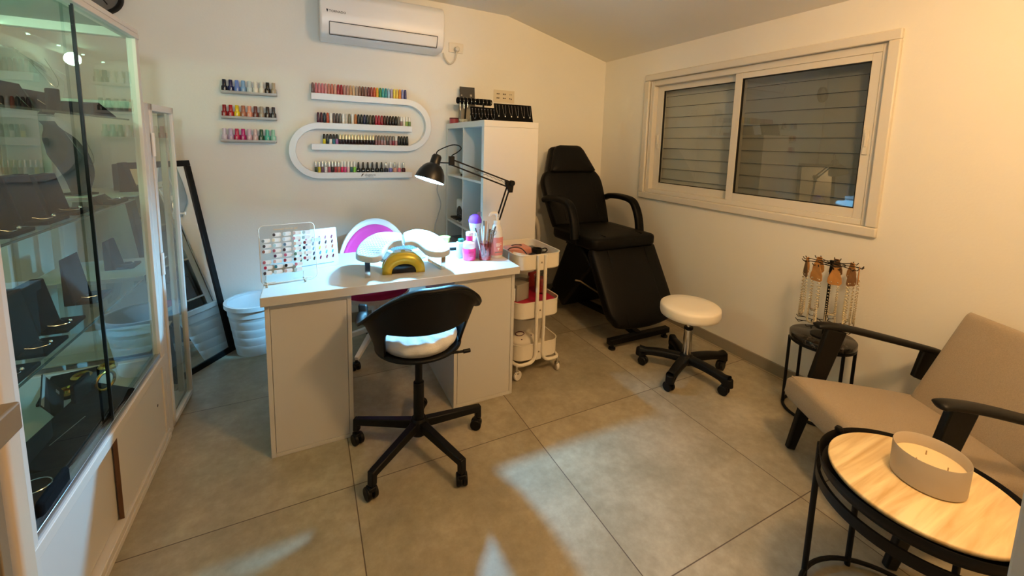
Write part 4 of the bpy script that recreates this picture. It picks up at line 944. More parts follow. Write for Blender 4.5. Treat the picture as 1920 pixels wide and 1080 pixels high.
for (x, z, w_, h_) in ((-.012, .077, .004, .02), (-.004, .077, .006, .02), (.006, .077, .004, .02), (.014, .077, .006, .004), (.014, .086, .006, .004), (0, .056, .012, .006), (0, .048, .006, .006)): b.box((x, -.0309, z), (w_, .001, h_))
fin(b, 'label_print', mat('print_cream', '#efe2d8', .5), t); fin(B().box((0, -.0309, .034), (.044, .001, .004)), 'label_band', mat('print_slate', '#7d8a90', .5), t)
fin(B().cyl((0, 0, .19), (0, 0, .212), .018, n=24), 'collar', whiteplast, t, bevel=.002)
fin(B().cyl((0, 0, .212), (0, 0, .24), .006, n=12).tube(curve([(0, 0, .238), (-.006, 0, .252), (-.03, 0, .254), (-.043, 0, .244), (-.046, 0, .236)], 5), [.009]*5+[.0085]*5+[.008]*5+[.006]*5+[.005], 12), 'pump', whiteplast, t, smooth=60)
t = thing('dust_brush', 'round powder brush with violet bristles behind the pink bottle', 'brush', (.852, 2.165, DZ))
fin(B().lathe([(0, 0), (.014, 0), (.017, .02), (.015, .10), (.022, .13), (0, .13)], n=24), 'handle', mat('brush_white', '#e6eaf0', .3), t)
fin(B().lathe([(.022, .13), (.032, .165), (.036, .19), (0, .19)], n=28), 'pale_bristle', mat('bristle_pale', '#cfd6ee', .8), t); fin(B().lathe([(.036, .19), (.0375, .205), (.031, .225), (.018, .236), (0, .24)], n=28), 'violet_bristle', mat('bristle_violet', '#7a3fd0', .8), t)
t = thing('cleanser_bottle', 'slim milky bottle standing just behind the pink bottle', 'bottle', (.835, 2.125, DZ))
fin(B().lathe([(0, 0), (.022, 0), (.024, .003), (.024, .11), (.018, .122), (0, .124)], n=24), 'body', mat('milky_lilac', '#d9d3e6', .25), t); fin(B().cyl((0, 0, .124), (0, 0, .145), .013, n=18), 'cap', whiteplast, t, bevel=.002)
t = thing('primer_bottle', 'small mint bottle with a dark green cap beside the pink bottle', 'bottle', (.760, 2.145, DZ))
fin(B().box((0, 0, .045), (.042, .042, .09)), 'body', mat('mint_box', '#c3e2d6', .4), t, bevel=.004); fin(B().cyl((0, 0, .09), (0, 0, .108), .017, n=18), 'cap', mat('cap_green', '#1f5a44', .4), t, bevel=.003)
t = thing('lime_cup', 'small lime green cup near the desk rear edge', 'cup', (.742, 2.40, DZ)); fin(B().lathe([(0, 0), (.024, 0), (.036, .062), (.039, .064), (.036, .066), (.022, .006), (0, .006)], n=28), 'cup', mat('lime_plastic', '#c4d272', .35), t)
t = thing('label_printer', 'flat black-and-white device lying near the shelf unit on the desk', 'device', (.80, 2.33, DZ), rad(-8))
fin(B().box((0, 0, .011), (.11, .07, .014)), 'base', blackplast, t, bevel=.003); fin(B().box((0, 0, .026), (.11, .07, .014)), 'lid', whiteplast, t, bevel=.003)
t = thing('tissue_box', 'low white box near the rear edge of the desk by the lime cup', 'box', (.66, 2.36, DZ), rad(10)); fin(B().box((0, 0, .02), (.11, .1, .04)), 'body', mat('carton_white', '#dfe3e4', .5), t, bevel=.004)
# ---------------------------------------------------------------- black swivel chair
def caster(parent, x, y, a, r=.026, m=None, fork=None, top=.07, wm=None):
    m = m or blackplast
    c = fin(B().cyl((x, y, r*1.7), (x, y, top), .008, n=12).box((x-.006*cos(a), y-.006*sin(a), r*1.75), (.034, .03, .018), Matrix.Rotation(a, 4, 'Z')), 'caster', fork or m, parent, bevel=.003)
    ux_, uy_ = -sin(a), cos(a); ox, oy = x-.010*cos(a), y-.010*sin(a)
    for s_ in (-1, 1):
        fin(B().cyl((ox+ux_*s_*.004, oy+uy_*s_*.004, r+.0003), (ox+ux_*s_*.022, oy+uy_*s_*.022, r+.0003), r, n=24), 'wheel', wm or m, c, bevel=.004, seg=2)
    return c
ch = thing('swivel_chair', 'black plastic shell swivel chair on five casters in front of the desk', 'chair', (.410, 1.688, 0), 0)
rb = .293
fin(B().lathe([(0, .085), (.036, .085), (.042, .10), (.042, .135), (.030, .158), (0, .158)], n=28), 'hub', blackplast, ch, smooth=50)
for k in range(5):
    a = rad(3.5+72*k); c_, s_ = cos(a), sin(a)
    b = B(); b.beam((.03*c_, .03*s_, .128), (rb*c_, rb*s_, .108), .034, .040, .028, .030); b.beam((rb*c_-.004*c_, rb*s_-.004*s_, .122), (rb*c_-.002*c_, rb*s_-.002*s_, .062), .028, .026, up=(c_, s_, 0))
    fin(b, 'leg', blackplast, ch, bevel=.004)
    caster(ch, rb*c_, rb*s_, a + (1.2 if k % 2 else -.6))
fin(B().cyl((0, 0, .14), (0, 0, .325), .023, n=24).cyl((0, 0, .32), (0, 0, .485), .016, n=20), 'gas_lift', blackplast, ch, bevel=.002)
b = B(); b.box((0, 0, .480), (.16, .14, .02)); fin(b, 'seat_plate', blackmetal, ch, bevel=.004)
fin(B().tube([(.02, -.03, .480), (.10, -.09, .478), (.185, -.10, .477)], .006, 8).tube([(.17, -.10, .477), (.20, -.10, .477)], .009, 10), 'height_lever', blackplast, ch)
BACK = rad(-89)      # direction of the chair's back
def sm_(t): t = max(0, min(1, t)); return t*t*(3-2*t)
def shell_pt(th, v):
    # th: angle from the back direction; v 0..1 from the lower edge to the rim
    a = abs(th)
    zu = .838 - .198*sm_((a-.15)/1.55)
    zl = .502 + .135*(1-sm_((a-.84)/.32)) + .150*sm_((a-1.75)/.35)
    z = zl + (max(zu-zl, .012))*v
    k = max(0, (z-.502)/.30)
    r = .172 + .073*k**.9 + .022*sm_((a-.6)/.8)*sm_((k-.1)*1.6)
    lip = max(0, (v-.84)/.16)
    if lip: r += .017*(1-cos(lip*PI*.78)); z = zl + (max(zu-zl, .012))*.84 + max(zu-zl, .012)*.16*min(1, lip*1.6) * (1-.35*max(0, lip-.62)/.38)
    d = BACK + th
    return Vector((r*cos(d), r*sin(d), z))
TH = rad(121)
b = B(); b.grid(lambda u_, v: shell_pt((u_*2-1)*TH, v), 97, 33)
fin(b, 'shell_back', blackplast, ch, solid=.011, smooth=180)
def seat_pt(u_, v):
    a = 2*PI*u_; r = .182*v; z = .498 + .014*max(0, (v-.55)/.45)**2
    return Vector((r*cos(a), r*sin(a), z))
b = B(); b.grid(seat_pt, 64, 10, closeu=True); fin(b, 'shell_seat', blackplast, ch, solid=.012, smooth=180, weld=True)
def wr(a, r): return .0035*sin(a*9+r*30)*sm_((r-.04)/.1) + .0025*sin(a*17-r*60) + .003*sin(a*5+1)*r/.18
cp = B()
nr, na = 30, 96
def cush(v):
    if v < .62: t_ = v/.62; return .158*t_, .078 - .014*t_**4*1.2
    t_ = (v-.62)/.38; return .158 + .012*sin(PI*t_) - .012*t_, .0612 - .0612*t_
def cfn(u_, v):
    a = 2*PI*u_; r, z = cush(v); r2 = r*(1+.012*sin(a*11)*sm_((r-.12)/.06))
    return Vector((r2*cos(a), r2*sin(a), max(.0, z + (wr(a, r) if v < .85 else wr(a, r)*(1-(v-.85)/.15)))))
cp.grid(cfn, na, nr, closeu=True)
tag(fin(cp, 'seat_cushion', mat('cushion_white', '#dedfdd', .75, bump=.15, bscale=120), None, (.410, 1.688, .5125), smooth=180, weld=True), 'round white wrinkled cushion on the black swivel chair', 'cushion')

# ---------------------------------------------------------------- pink and white chair behind the desk
pc = thing('desk_chair', 'white swivel chair with pink padding behind the desk', 'chair', (.37, 2.70, 0), 0)
pinkm = mat('pink_fabric', '#e0449c', .75, bump=.1, bscale=200); crim = mat('pink_seat_fabric', '#b01452', .8)
PB = rad(90-6)
def pshell(u_, v, inset=0.0, rr=0.0):
    th = (u_*2-1)*rad(82); a = abs(th)
    ztop = .85 - .27*(a/rad(82))**2.0; z = .40 + (ztop-inset*1.3-.40)*v
    k = (z-.4)/.45; r = .215 - .03*k*0 + .012*k - rr
    return Vector((r*cos(PB+th)*1.0, r*sin(PB+th)*.82 - .02, z))
b = B(); b.grid(lambda u_, v: pshell(u_, v), 41, 13); fin(b, 'shell_back', whiteplast, pc, solid=.014, smooth=180)
b = B(); b.grid(lambda u_, v: pshell(.105+u_*.79, .04+v*.96, .030, .018), 37, 13); fin(b, 'back_pad', pinkm, pc, solid=.022, smooth=180)
b = B(); b.lathe([(0, .36), (.15, .36), (.215, .385), (.222, .41), (.21, .412), (.15, .385), (0, .38)], n=40); fin(b, 'shell_seat', whiteplast, pc)
b = B(); b.lathe([(0, .383), (.16, .388), (.213, .408), (.212, .448), (.19, .462), (0, .466)], n=40); fin(b, 'seat_pad', crim, pc, smooth=60)
fin(B().cyl((0, 0, .11), (0, 0, .36), .022, n=20), 'gas_lift', whiteplast, pc)
for k in range(5):
    a = rad(-122+72*k); c_, s_ = cos(a), sin(a); rr_ = .268
    fin(B().beam((.02*c_, .02*s_, .15), (rr_*c_, rr_*s_, .075), .034, .036, .026, .024), 'leg', whiteplast, pc, bevel=.004); caster(pc, rr_*c_, rr_*s_, a+.8, .024, top=.066)

# ---------------------------------------------------------------- round white stool
st = thing('rolling_stool', 'round white padded stool on a black five-star base', 'stool', (2.045, 1.642, 0), 0)
fin(B().lathe([(0, .372), (.155, .372), (.166, .378), (.171, .395), (.1715, .424), (.169, .435), (.161, .4415), (.10, .4445), (0, .446)], n=56), 'seat', mat('stool_vinyl', '#f0e9da', .42), st, smooth=180)
fin(B().lathe([(0, .352), (.06, .352), (.12, .366), (.12, .3715), (0, .3715)], n=32), 'seat_plate', blackplast, st)
fin(B().cyl((0, 0, .10), (0, 0, .285), .0245, n=28), 'column', chrome, st, bevel=.002)
fin(B().cyl((0, 0, .285), (0, 0, .30), .0265, n=28), 'collar', blackplast, st, bevel=.003); fin(B().cyl((0, 0, .29), (0, 0, .36), .014, n=20), 'piston', chrome, st)
fin(B().tube(curve([(.06, .03, .362), (.13, .06, .36), (.165, .055, .372), (.178, .05, .39)], 5), .005, 8).box((.180, .048, .402), (.012, .04, .02), rot3(0, .3, 0)), 'height_lever', blackplast, st)
fin(B().lathe([(0, .065), (.04, .068), (.052, .085), (.046, .115), (.03, .128), (0, .13)], n=28), 'hub', blackplast, st, smooth=60)
for k in range(5):
    a = rad(-13+72*k); c_, s_ = cos(a), sin(a); R_ = .252
    b = B(); prev = None
    def lg(u_, v, c_=c_, s_=s_):
        rr_ = .03 + (R_+.022-.03)*u_; zc = .098 + .012*sin(PI*u_)*.5 - .012*u_**2; w = .030 - .006*u_; h = .024 - .003*u_ + (.014*max(0, u_-.86)/.14)
        ang_ = 2*PI*v; sx_ = math.copysign(abs(cos(ang_))**.6, cos(ang_))*w; sz_ = math.copysign(abs(sin(ang_))**.6, sin(ang_))*h - (.016*max(0, (u_-.80)/.20) if sin(ang_) < 0 else 0)
        return Vector((rr_*c_ - sx_*s_, rr_*s_ + sx_*c_, zc + sz_))
    b.grid(lg, 15, 21)
    tip_ = [v for v in b.bm.verts]
    fin(b, 'leg', blackplast, st, smooth=60)
    e_ = fin(B().cyl((R_*c_+.020*c_, R_*s_+.020*s_, .058), (R_*c_+.020*c_, R_*s_+.020*s_, .105), .025, .022, n=16), 'leg_tip', blackplast, st, bevel=.004)
    caster(st, R_*c_+.006*c_, R_*s_+.006*s_, a+[.5, 2.0, -.4, 1.2, .2][k], .0275, top=.075)

# ---------------------------------------------------------------- treatment chair
bd = thing('treatment_chair', 'black leather reclining treatment chair in the corner by the window', 'treatment chair', (2.06, 2.45, 0))
BO = Vector((2.06, 2.45, 0))
def pad(outline, p0, xd, yd, th, name, m=leather, puff=.012, parent=bd, seam_x=0):
    """cushion from a 2-D outline (x across, y along) in the plane p0, xd, yd"""
    xd, yd = Vector(xd).normalized(), Vector(yd).normalized(); nd = xd.cross(yd)
    M = Matrix(((xd.x, yd.x, nd.x, p0[0]-BO.x), (xd.y, yd.y, nd.y, p0[1]-BO.y), (xd.z, yd.z, nd.z, p0[2]-BO.z), (0, 0, 0, 1)))
    b = B(); n = len(outline); cx_ = sum(p[0] for p in outline)/n; cy_ = sum(p[1] for p in outline)/n
    rings = []
    for f_, z in ((.0, -th), (.97, -th), (1, -th+.02), (1, -.018), (.985, -.006), (.95, 0), (.84, puff*.6), (.6, puff*1.0), (.3, puff*1.25), (0, puff*1.3)):
        if f_ == 0: rings.append([b.bm.verts.new(M @ Vector((cx_, cy_, z)))])
        else: rings.append([b.bm.verts.new(M @ Vector((cx_+(x-cx_)*f_, cy_+(y-cy_)*f_, z))) for x, y in outline])
    for A, C in zip(rings, rings[1:]):
        for i in range(n):
            j = (i+1) % n
            if len(A) == 1: b.bm.faces.new([A[0], C[j], C[i]])
            elif len(C) == 1: b.bm.faces.new([A[i], A[j], C[0]])
            else: b.bm.faces.new([A[i], A[j], C[j], C[i]])
    o = fin(b, name, m, parent, smooth=70)
    if seam_x:
        b = B()
        for sx_ in (-1, 1):
            ys = [q[1] for q in outline]; y0_, y1_ = min(ys)+.035, max(ys)-(.22 if name == 'backrest' else .03)
            b.tube([M @ Vector((sx_*seam_x, y0_+(y1_-y0_)*i/12, puff*.78)) for i in range(13)], .004, 6)
        fin(b, 'seam', m, o)
    return o
cxb = 2.06; hwb = .295
pad(rrect(2*hwb, .56, .05, 8), (cxb, 2.515, .725), (1, 0, 0), (0, 1, 0), .085, 'seat', seam_x=.17)
lg0, lg1 = Vector((cxb, 2.262, .665)), Vector((cxb+.01, 1.985, .165)); L_ = (lg0-lg1).length
out = [(-hwb, L_), (-hwb, .16), (-hwb+.03, .06), (-hwb+.09, .01), (0, -.012), (hwb-.09, .01), (hwb-.03, .06), (hwb, .16), (hwb, L_)]
out = [(x, y) for x, y in [(p.x, p.y) for p in curve([(x, y, 0) for x, y in out], 5)]]
out = [(hwb-.02, L_), (-hwb+.02, L_)] + [(-hwb, L_-.02)] + out[4:-4] + [(hwb, L_-.02)]
pad(out, lg1, (1, 0, 0), lg0-lg1, .075, 'leg_rest', seam_x=.17)
bk0, bk1 = Vector((cxb-.01, 2.745, .73)), Vector((cxb-.03, 3.03, 1.37)); Lb = (bk1-bk0).length
ob = [(-.27, 0), (-.285, .12), (-.30, .30), (-.295, .40), (-.262, .46), (-.23, .49), (-.16, .66), (-.13, .695), (0, Lb), (.13, .695), (.16, .66), (.23, .49), (.262, .46), (.295, .40), (.30, .30), (.285, .12), (.27, 0)]
ob = [(p.x, p.y) for p in curve([(x, y, 0) for x, y in ob], 4)]
pad(ob, bk0, (1, 0, 0), bk1-bk0, .075, 'backrest', seam_x=.165)
hp = bk0.lerp(bk1, .655) + Vector((0, -.042, .018)); oh = [(-.225, 0), (-.215, .025), (-.15, .19), (-.125, .222), (-.09, .232), (.09, .232), (.125, .222), (.15, .19), (.215, .025), (.225, 0), (.20, -.012), (-.20, -.012)]
pad(oh, hp, (1, 0, 0), bk1-bk0, .052, 'head_cushion', puff=.014)
for s_ in (-1, 1):
    x = cxb + s_*.312 - BO.x
    pts = curve([(x, .43, .925), (x, .36, .948), (x, .22, .955), (x, .10, .940), (x, .045, .89), (x, .005, .80), (x, -.015, .69)], 6)
    b = B(); prev = None; n_ = 14
    for i, p in enumerate(pts):
        d_ = (pts[min(i+1, len(pts)-1)]-pts[max(i-1, 0)]).normalized(); nn = Vector((1, 0, 0)).cross(d_)
        ring = []
        for k in range(n_):
            a = 2*PI*k/n_; ring.append(b.bm.verts.new(p + Vector((1, 0, 0))*math.copysign(abs(cos(a))**.7, cos(a))*.036 + nn*math.copysign(abs(sin(a))**.7, sin(a))*.024))
        if prev:
            for k in range(n_): b.bm.faces.new([prev[k], prev[(k+1) % n_], ring[(k+1) % n_], ring[k]])
        else: b.bm.faces.new(ring[::-1])
        prev = ring
    b.bm.faces.new(prev); fin(b, 'armrest', leather, bd, smooth=60)
    fin(B().box((x-s_*.03, .02, .665), (.05, .06, .04)), 'arm_bracket', blackmetal, bd, bevel=.004)
b = B()
for s_ in (-1, 1):
    b.beam((s_*.17, -.16, .60), (s_*.17, .28, .60), .04, .03); b.beam((s_*.17, .02, .60), (s_*.19, .50, .06), .045, .035)
b.beam((-.19, .50, .05), (.19, .50, .05), .04, .04); b.beam((-.17, .0, .60), (.17, .0, .60), .04, .03); b.box((0, .12, .54), (.30, .34, .09))
b.beam((.0, .12, .5), (.0, .10, .30), .24, .26, .16, .16)
b.beam((-.16, .30, .62), (-.16, .54, 1.15), .04, .02, up=(1, 0, 0)); b.beam((.16, .30, .62), (.16, .54, 1.15), .04, .02, up=(1, 0, 0)); b.beam((-.15, -.18, .58), (-.15, -.42, .18), .04, .02, up=(1, 0, 0)); b.beam((.15, -.18, .58), (.15, -.42, .18), .04, .02, up=(1, 0, 0))
fin(b, 'frame', blackmetal, bd, bevel=.003)
b = B(); b.beam((-.015, -.02, .62), (-.015, .36, .12), .50, .34, .40, .22, up=(0, 1, .3)); fin(b, 'base_cover', blackmetal, bd, bevel=.02)
b = B(); b.beam((-.265, -.385, .055), (.275, -.395, .055), .045, .04); b.beam((0, -.39, .06), (0, -.05, .10), .05, .04); b.beam((-.2, .5, .05), (.2, .5, .05), .045, .04); b.beam((0, -.05, .09), (0, .5, .05), .05, .04); fin(b, 'base_bar', blackmetal, bd, bevel=.004)
for x, y in ((-.235, -.388), (.245, -.397), (-.19, .5), (.19, .5)): fin(B().cyl((x, y, .0004), (x, y, .012), .024, n=18).cyl((x, y, .01), (x, y, .04), .012, n=12), 'foot', blackplast, bd, bevel=.002)
fin(B().tube([(-.30, -.02, .38), (-.26, -.03, .37), (-.02, -.18, .20)], .006, 8), 'lever', steel, bd)
t = thing('storage_case', 'flat white case lying tilted on the floor under the treatment chair', 'case', (2.335, 2.965, 0), rad(88)); fin(B().box((0, 0, .0605), (.43, .07, .12)), 'body', mat('case_white', '#b9b2a4', .5), t, bevel=.006)
# grey covered machine between the unit and the treatment chair
t = thing('covered_trolley', 'grey fabric-draped trolley between the shelf unit and the treatment chair', 'trolley', (1.545, 2.93, 0))
gm = mat('grey_drape', '#55534f', .9, bump=.3, bscale=25)
def drape(u_, v):
    a = 2*PI*u_; k = v; r = .135 + .02*(1-k) + .012*sin(a*7+1)*(1-k) + .006*sin(a*3)
    if k > .86: r *= max(0.001, math.sqrt(max(0, 1-((k-.86)/.14)**2)))
    return Vector((r*cos(a)*.75, r*sin(a), .02 + .84*k - (.06*((k-.86)/.14)**2 if False else 0)))
b = B(); b.grid(drape, 48, 26, closeu=True); fin(b, 'drape', gm, t, smooth=180, weld=True)
b = B(); b.lathe([(.13, .002), (.14, .20), (.14, .44), (.11, .50), (.06, .51), (0, .51)], n=28); bmesh.ops.translate(b.bm, verts=b.bm.verts, vec=(.015, -.10, 0)); fin(b, 'bag', gm, t, smooth=180)
fin(B().tube(curve([(.105, -.02, .80), (.135, -.04, .74), (.150, -.05, .62), (.15, -.05, .50)], 6), [.02]*12+[.017]*7, 10), 'handle', mat('handle_white', '#b9b3a6', .5), t)

# ---------------------------------------------------------------- three-tier cart
ct = thing('utility_cart', 'cream three-tier metal cart squeezed beside the desk end', 'cart', (1.197, 2.178, 0))
cm_ = mat('cart_cream', '#ded6c4', .4)
cw, cd_, rr0 = .300, .375, .06
def tray(z0, z1):
    b = B(); P = rrect(cw, cd_, rr0, 7); Q = rrect(cw-.006, cd_-.006, rr0-.003, 7); W = rrect(cw-.016, cd_-.016, rr0-.008, 7)
    R3 = [[b.bm.verts.new((x, y, z)) for x, y in poly] for poly, z in ((W, z0), (P, z0+.008), (P, z1-.004), (rrect(cw+.006, cd_+.006, rr0+.003, 7), z1-.002), (rrect(cw+.006, cd_+.006, rr0+.003, 7), z1+.001), (P, z1+.002), (Q, z1), (Q, z0+.01), (W, z0+.004))]
    for A, C in zip(R3, R3[1:]):
        for i in range(len(A)): b.bm.faces.new([A[i], A[(i+1) % len(A)], C[(i+1) % len(A)], C[i]])
    b.bm.faces.new(R3[0][::-1]); b.bm.faces.new(R3[-1]); return b
CZ = [(.105, .205), (.360, .462), (.652, .745)]
for z0, z1 in CZ: fin(tray(z0, z1), 'tray', cm_, ct, smooth=40)
for sy in (-1, 1):
    y = sy*(cd_/2+.0095)
    for sx in (-1, 1):
        pts = [(sx*.024, y, .742), (sx*.024, y, .15)] + [(sx*(.024+.045*(1-cos(a))), y, .15-.055*sin(a)) for a in [rad(15*i) for i in range(1, 7)]] + [(sx*.12, y, .094)]
        pts = pts[:-1] + [(sx*.105, y, .0925), (sx*.128, y-sy*.006, .0925), (sx*.143, y-sy*.025, .0925), (sx*.147, y-sy*.06, .0925), (sx*.147, 0, .0925)]
        fin(B().tube(pts, .0105, 12), 'post', cm_, ct)
    for z0, z1 in CZ:
        fin(B().box((0, sy*(cd_/2+.003), (z0+z1)/2), (.036, .008, z1-z0)), 'bracket', cm_, ct, bevel=.001); fin(B().ball((0, sy*(cd_/2+.0075), (z0+z1)/2), .0055, 10), 'rivet', steel, ct)
for sx in (-1, 1):
    for sy in (-1, 1):
        x, y = sx*.140, sy*(cd_/2+.0)
        c = fin(B().cyl((x, y, .055), (x, y, .09), .009, n=14).box((x, y, .048), (.026, .02, .016)), 'caster', chrome, ct, bevel=.002)
        a = .35 if sx < 0 else 1.35
        dxx, dyy = -sin(a), cos(a)
        fin(B().cyl((x+dxx*-.009+.008*cos(a), y+dyy*-.009+.008*sin(a), .0285), (x+dxx*.009+.008*cos(a), y+dyy*.009+.008*sin(a), .0285), .028, n=26), 'wheel', mat('wheel_white', '#d9d3c8', .4), c, bevel=.004)
CX, CY = 1.197, 2.178
t = thing('towel', 'coral folded wrap with a round dark print in the top cart tray', 'towel', (CX-.01, CY+.10, .657)); fin(B().box((0, 0, .035), (.17, .12, .07), taper=.9), 'body', mat('wrap_coral', '#cf8a74', .6), t, bevel=.012); fin(B().tube([(.035*cos(a), .02*sin(a)+.01, .0715) for a in [2*PI*i/24 for i in range(24)]], .003, 5, closed=True), 'print', mat('print_brown', '#4a3028', .6), t)
t = thing('drill_handpiece', 'cream cylindrical nail drill handpiece with cord in the top cart tray', 'nail drill', (CX-.08, CY-.09, .72)); fin(B().cyl((-.03, .05, .0), (.05, -.03, -.008), .014, .012, n=18), 'grip', mat('drill_cream', '#cfc3ae', .4), t, bevel=.003); fin(B().cyl((.05, -.03, -.008), (.066, -.046, -.009), .007, .004, n=14), 'nose', steel, t); fin(B().tube(curve([(-.03, .05, 0), (-.045, .09, .012), (-.01, .11, .022), (.04, .08, .02), (.055, .02, -.01)], 6), .0035, 8), 'cord', mat('cord_dark', '#2b2625', .5), t)
t = thing('coffee_scoop', 'small black cup with a handle in the top cart tray', 'cup', (CX+.045, CY-.055, .70)); fin(B().lathe([(0, 0), (.024, 0), (.031, .035), (.030, .045), (.027, .045), (.022, .005), (0, .005)], n=24), 'bowl', blackplast, t); fin(B().tube(curve([(.028, 0, .035), (.055, -.008, .042), (.066, -.012, .03), (.052, -.008, .018), (.028, 0, .018)], 5), .004, 8), 'handle', blackplast, t)
t = thing('gauze_pack', 'cream packet lying across the front of the top cart tray', 'packet', (CX+.02, CY-.10, .657)); fin(B().box((0, 0, .022), (.15, .11, .044)), 'body', mat('packet_cream', '#cdbf9e', .7), t, bevel=.008)
t = thing('grey_pouch', 'dark grey pouch along the window side of the top cart tray', 'pouch', (CX+.115, CY+.03, .657)); fin(B().box((0, 0, .025), (.05, .26, .05)), 'body', mat('pouch_grey', '#6c6a68', .8), t, bevel=.012)
t = thing('cable_bundle', 'small dark coil of cable by the black cup in the cart', 'cable', (CX+.0, CY-.075, .7015)); fin(B().tube([((.02+.002*(i % 3))*cos(i*.45), (.016+.002*(i % 4))*sin(i*.45), .004+.0003*i) for i in range(46)], .0025, 6), 'coil', mat('cord_dark'), t)
crimt = mat('crimson_liner', '#a81638', .45)
b = B(); P = rrect(cw-.03, cd_-.03, rr0-.015, 6); b.prism(P, 0, .085); tag(fin(b, 'fabric_liner', crimt, None, (CX, CY, .3645), bevel=.006), 'crimson cloth lining the middle cart tray', 'liner')
t = thing('tip_box', 'clear box of white nail tips standing in the middle cart tray', 'box', (CX-.085, CY-.06, .4502)); fin(B().box((0, 0, .05), (.10, .10, .10), rot3(0, 0, .3)), 'box', mat('frost_clear', '#a9a294', .2, alpha=.75), t, bevel=.003); b = B()
for i in range(6): b.box((-.045+.017*i, -.056+.005*i, .045), (.006, .003, .075), rot3(0, 0, .3))
fin(b, 'tip_slat', mat('tip_base_white'), t)
t = thing('clear_jar', 'round clear jar behind the nail tip box in the middle cart tray', 'jar', (CX+.0, CY+.05, .4502)); fin(B().lathe([(0, .002), (.045, .002), (.05, .01), (.05, .09), (.046, .09), (.045, .01), (0, .008)], n=28), 'jar', CLEAR, t); fin(B().cyl((0, 0, .01), (0, 0, .07), .044, n=24), 'contents', mat('jar_grey', '#8d877a', .6), t)
t = thing('red_jar', 'clear jar full of red strips in the middle cart tray', 'jar', (CX+.098, CY-.03, .4502)); fin(B().lathe([(0, .002), (.04, .002), (.043, .01), (.043, .105), (.046, .108), (.046, .113), (.040, .113), (.039, .01), (0, .008)], n=28), 'jar', CLEAR, t); fin(B().lathe([(0, .009), (.037, .009), (.037, .088), (.030, .095), (0, .09)], n=24), 'contents', mat('red_strips', '#a01c18', .5, var=.3, vscale=60), t)
t = thing('red_pack', 'flat red packet standing behind the jar of red strips', 'packet', (CX+.10, CY+.085, .4502)); fin(B().box((0, 0, .05), (.07, .02, .1), rot3(.15, 0, .2)), 'body', mat('packet_red', '#b0302a', .5), t, bevel=.002)
t = thing('storage_bowl', 'large round white bowl tilted in the bottom cart tray', 'bowl', (CX+.02, CY+.03, .1115)); M_ = rot3(rad(-6), 0, 0)
fin(B().lathe([(0, .01), (.09, .01), (.10, .014), (.125, .17), (.129, .172), (.127, .178), (.121, .172), (.098, .022), (0, .018)], n=40, rot=M_), 'bowl', mat('bowl_white', '#d8d1c2', .4), t, smooth=50)
t = thing('foot_bath_pouch', 'white printed packet with dark ring print resting in the bottom cart tray', 'packet', (CX-.055, CY-.10, .19), 0); fin(B().lathe([(0, -.05), (.07, -.045), (.085, -.01), (.08, .02), (.06, .035), (0, .042)], n=28, sx=1.0, sy=.75, rot=rot3(rad(14), 0, 0)), 'body', mat('pouch_white', '#d2cabb', .6), t, smooth=180)
b = B(); b.tube([(.028*cos(a)-.02, .018*sin(a)+.01, .041+.25*(.018*sin(a)+.01)) for a in [2*PI*i/24 for i in range(24)]], .003, 5, closed=True); b.ball((.045, -.015, .031), .006, 8); b.ball((-.03, -.035, .026), .006, 8); fin(b, 'ring_print', mat('print_maroon', '#4a2030', .5), t)
# ---------------------------------------------------------------- armchair
fabric = mat('beige_fabric', '#9d8d78', .92, var=.10, vscale=260, bump=.35, bscale=420, sheen=.2)
wood = mat('black_wood', '#090807', .45, spec=.3, bump=.05, bscale=80, stretch=(1, 8, 1))
# local frame: x = rearwards, y = towards the near side of the chair
bx, by = .866, -.5; nx, ny = -.5, -.866
AO = Vector((1.9145, .6995, 0))   # midpoint of the seat's front edge on the floor
ach = thing('armchair', 'beige upholstered armchair with slim black wooden arms by the window wall', 'armchair', AO)
ach.matrix_world = Matrix(((bx, nx, 0, AO.x), (by, ny, 0, AO.y), (0, 0, 1, 0), (0, 0, 0, 1)))
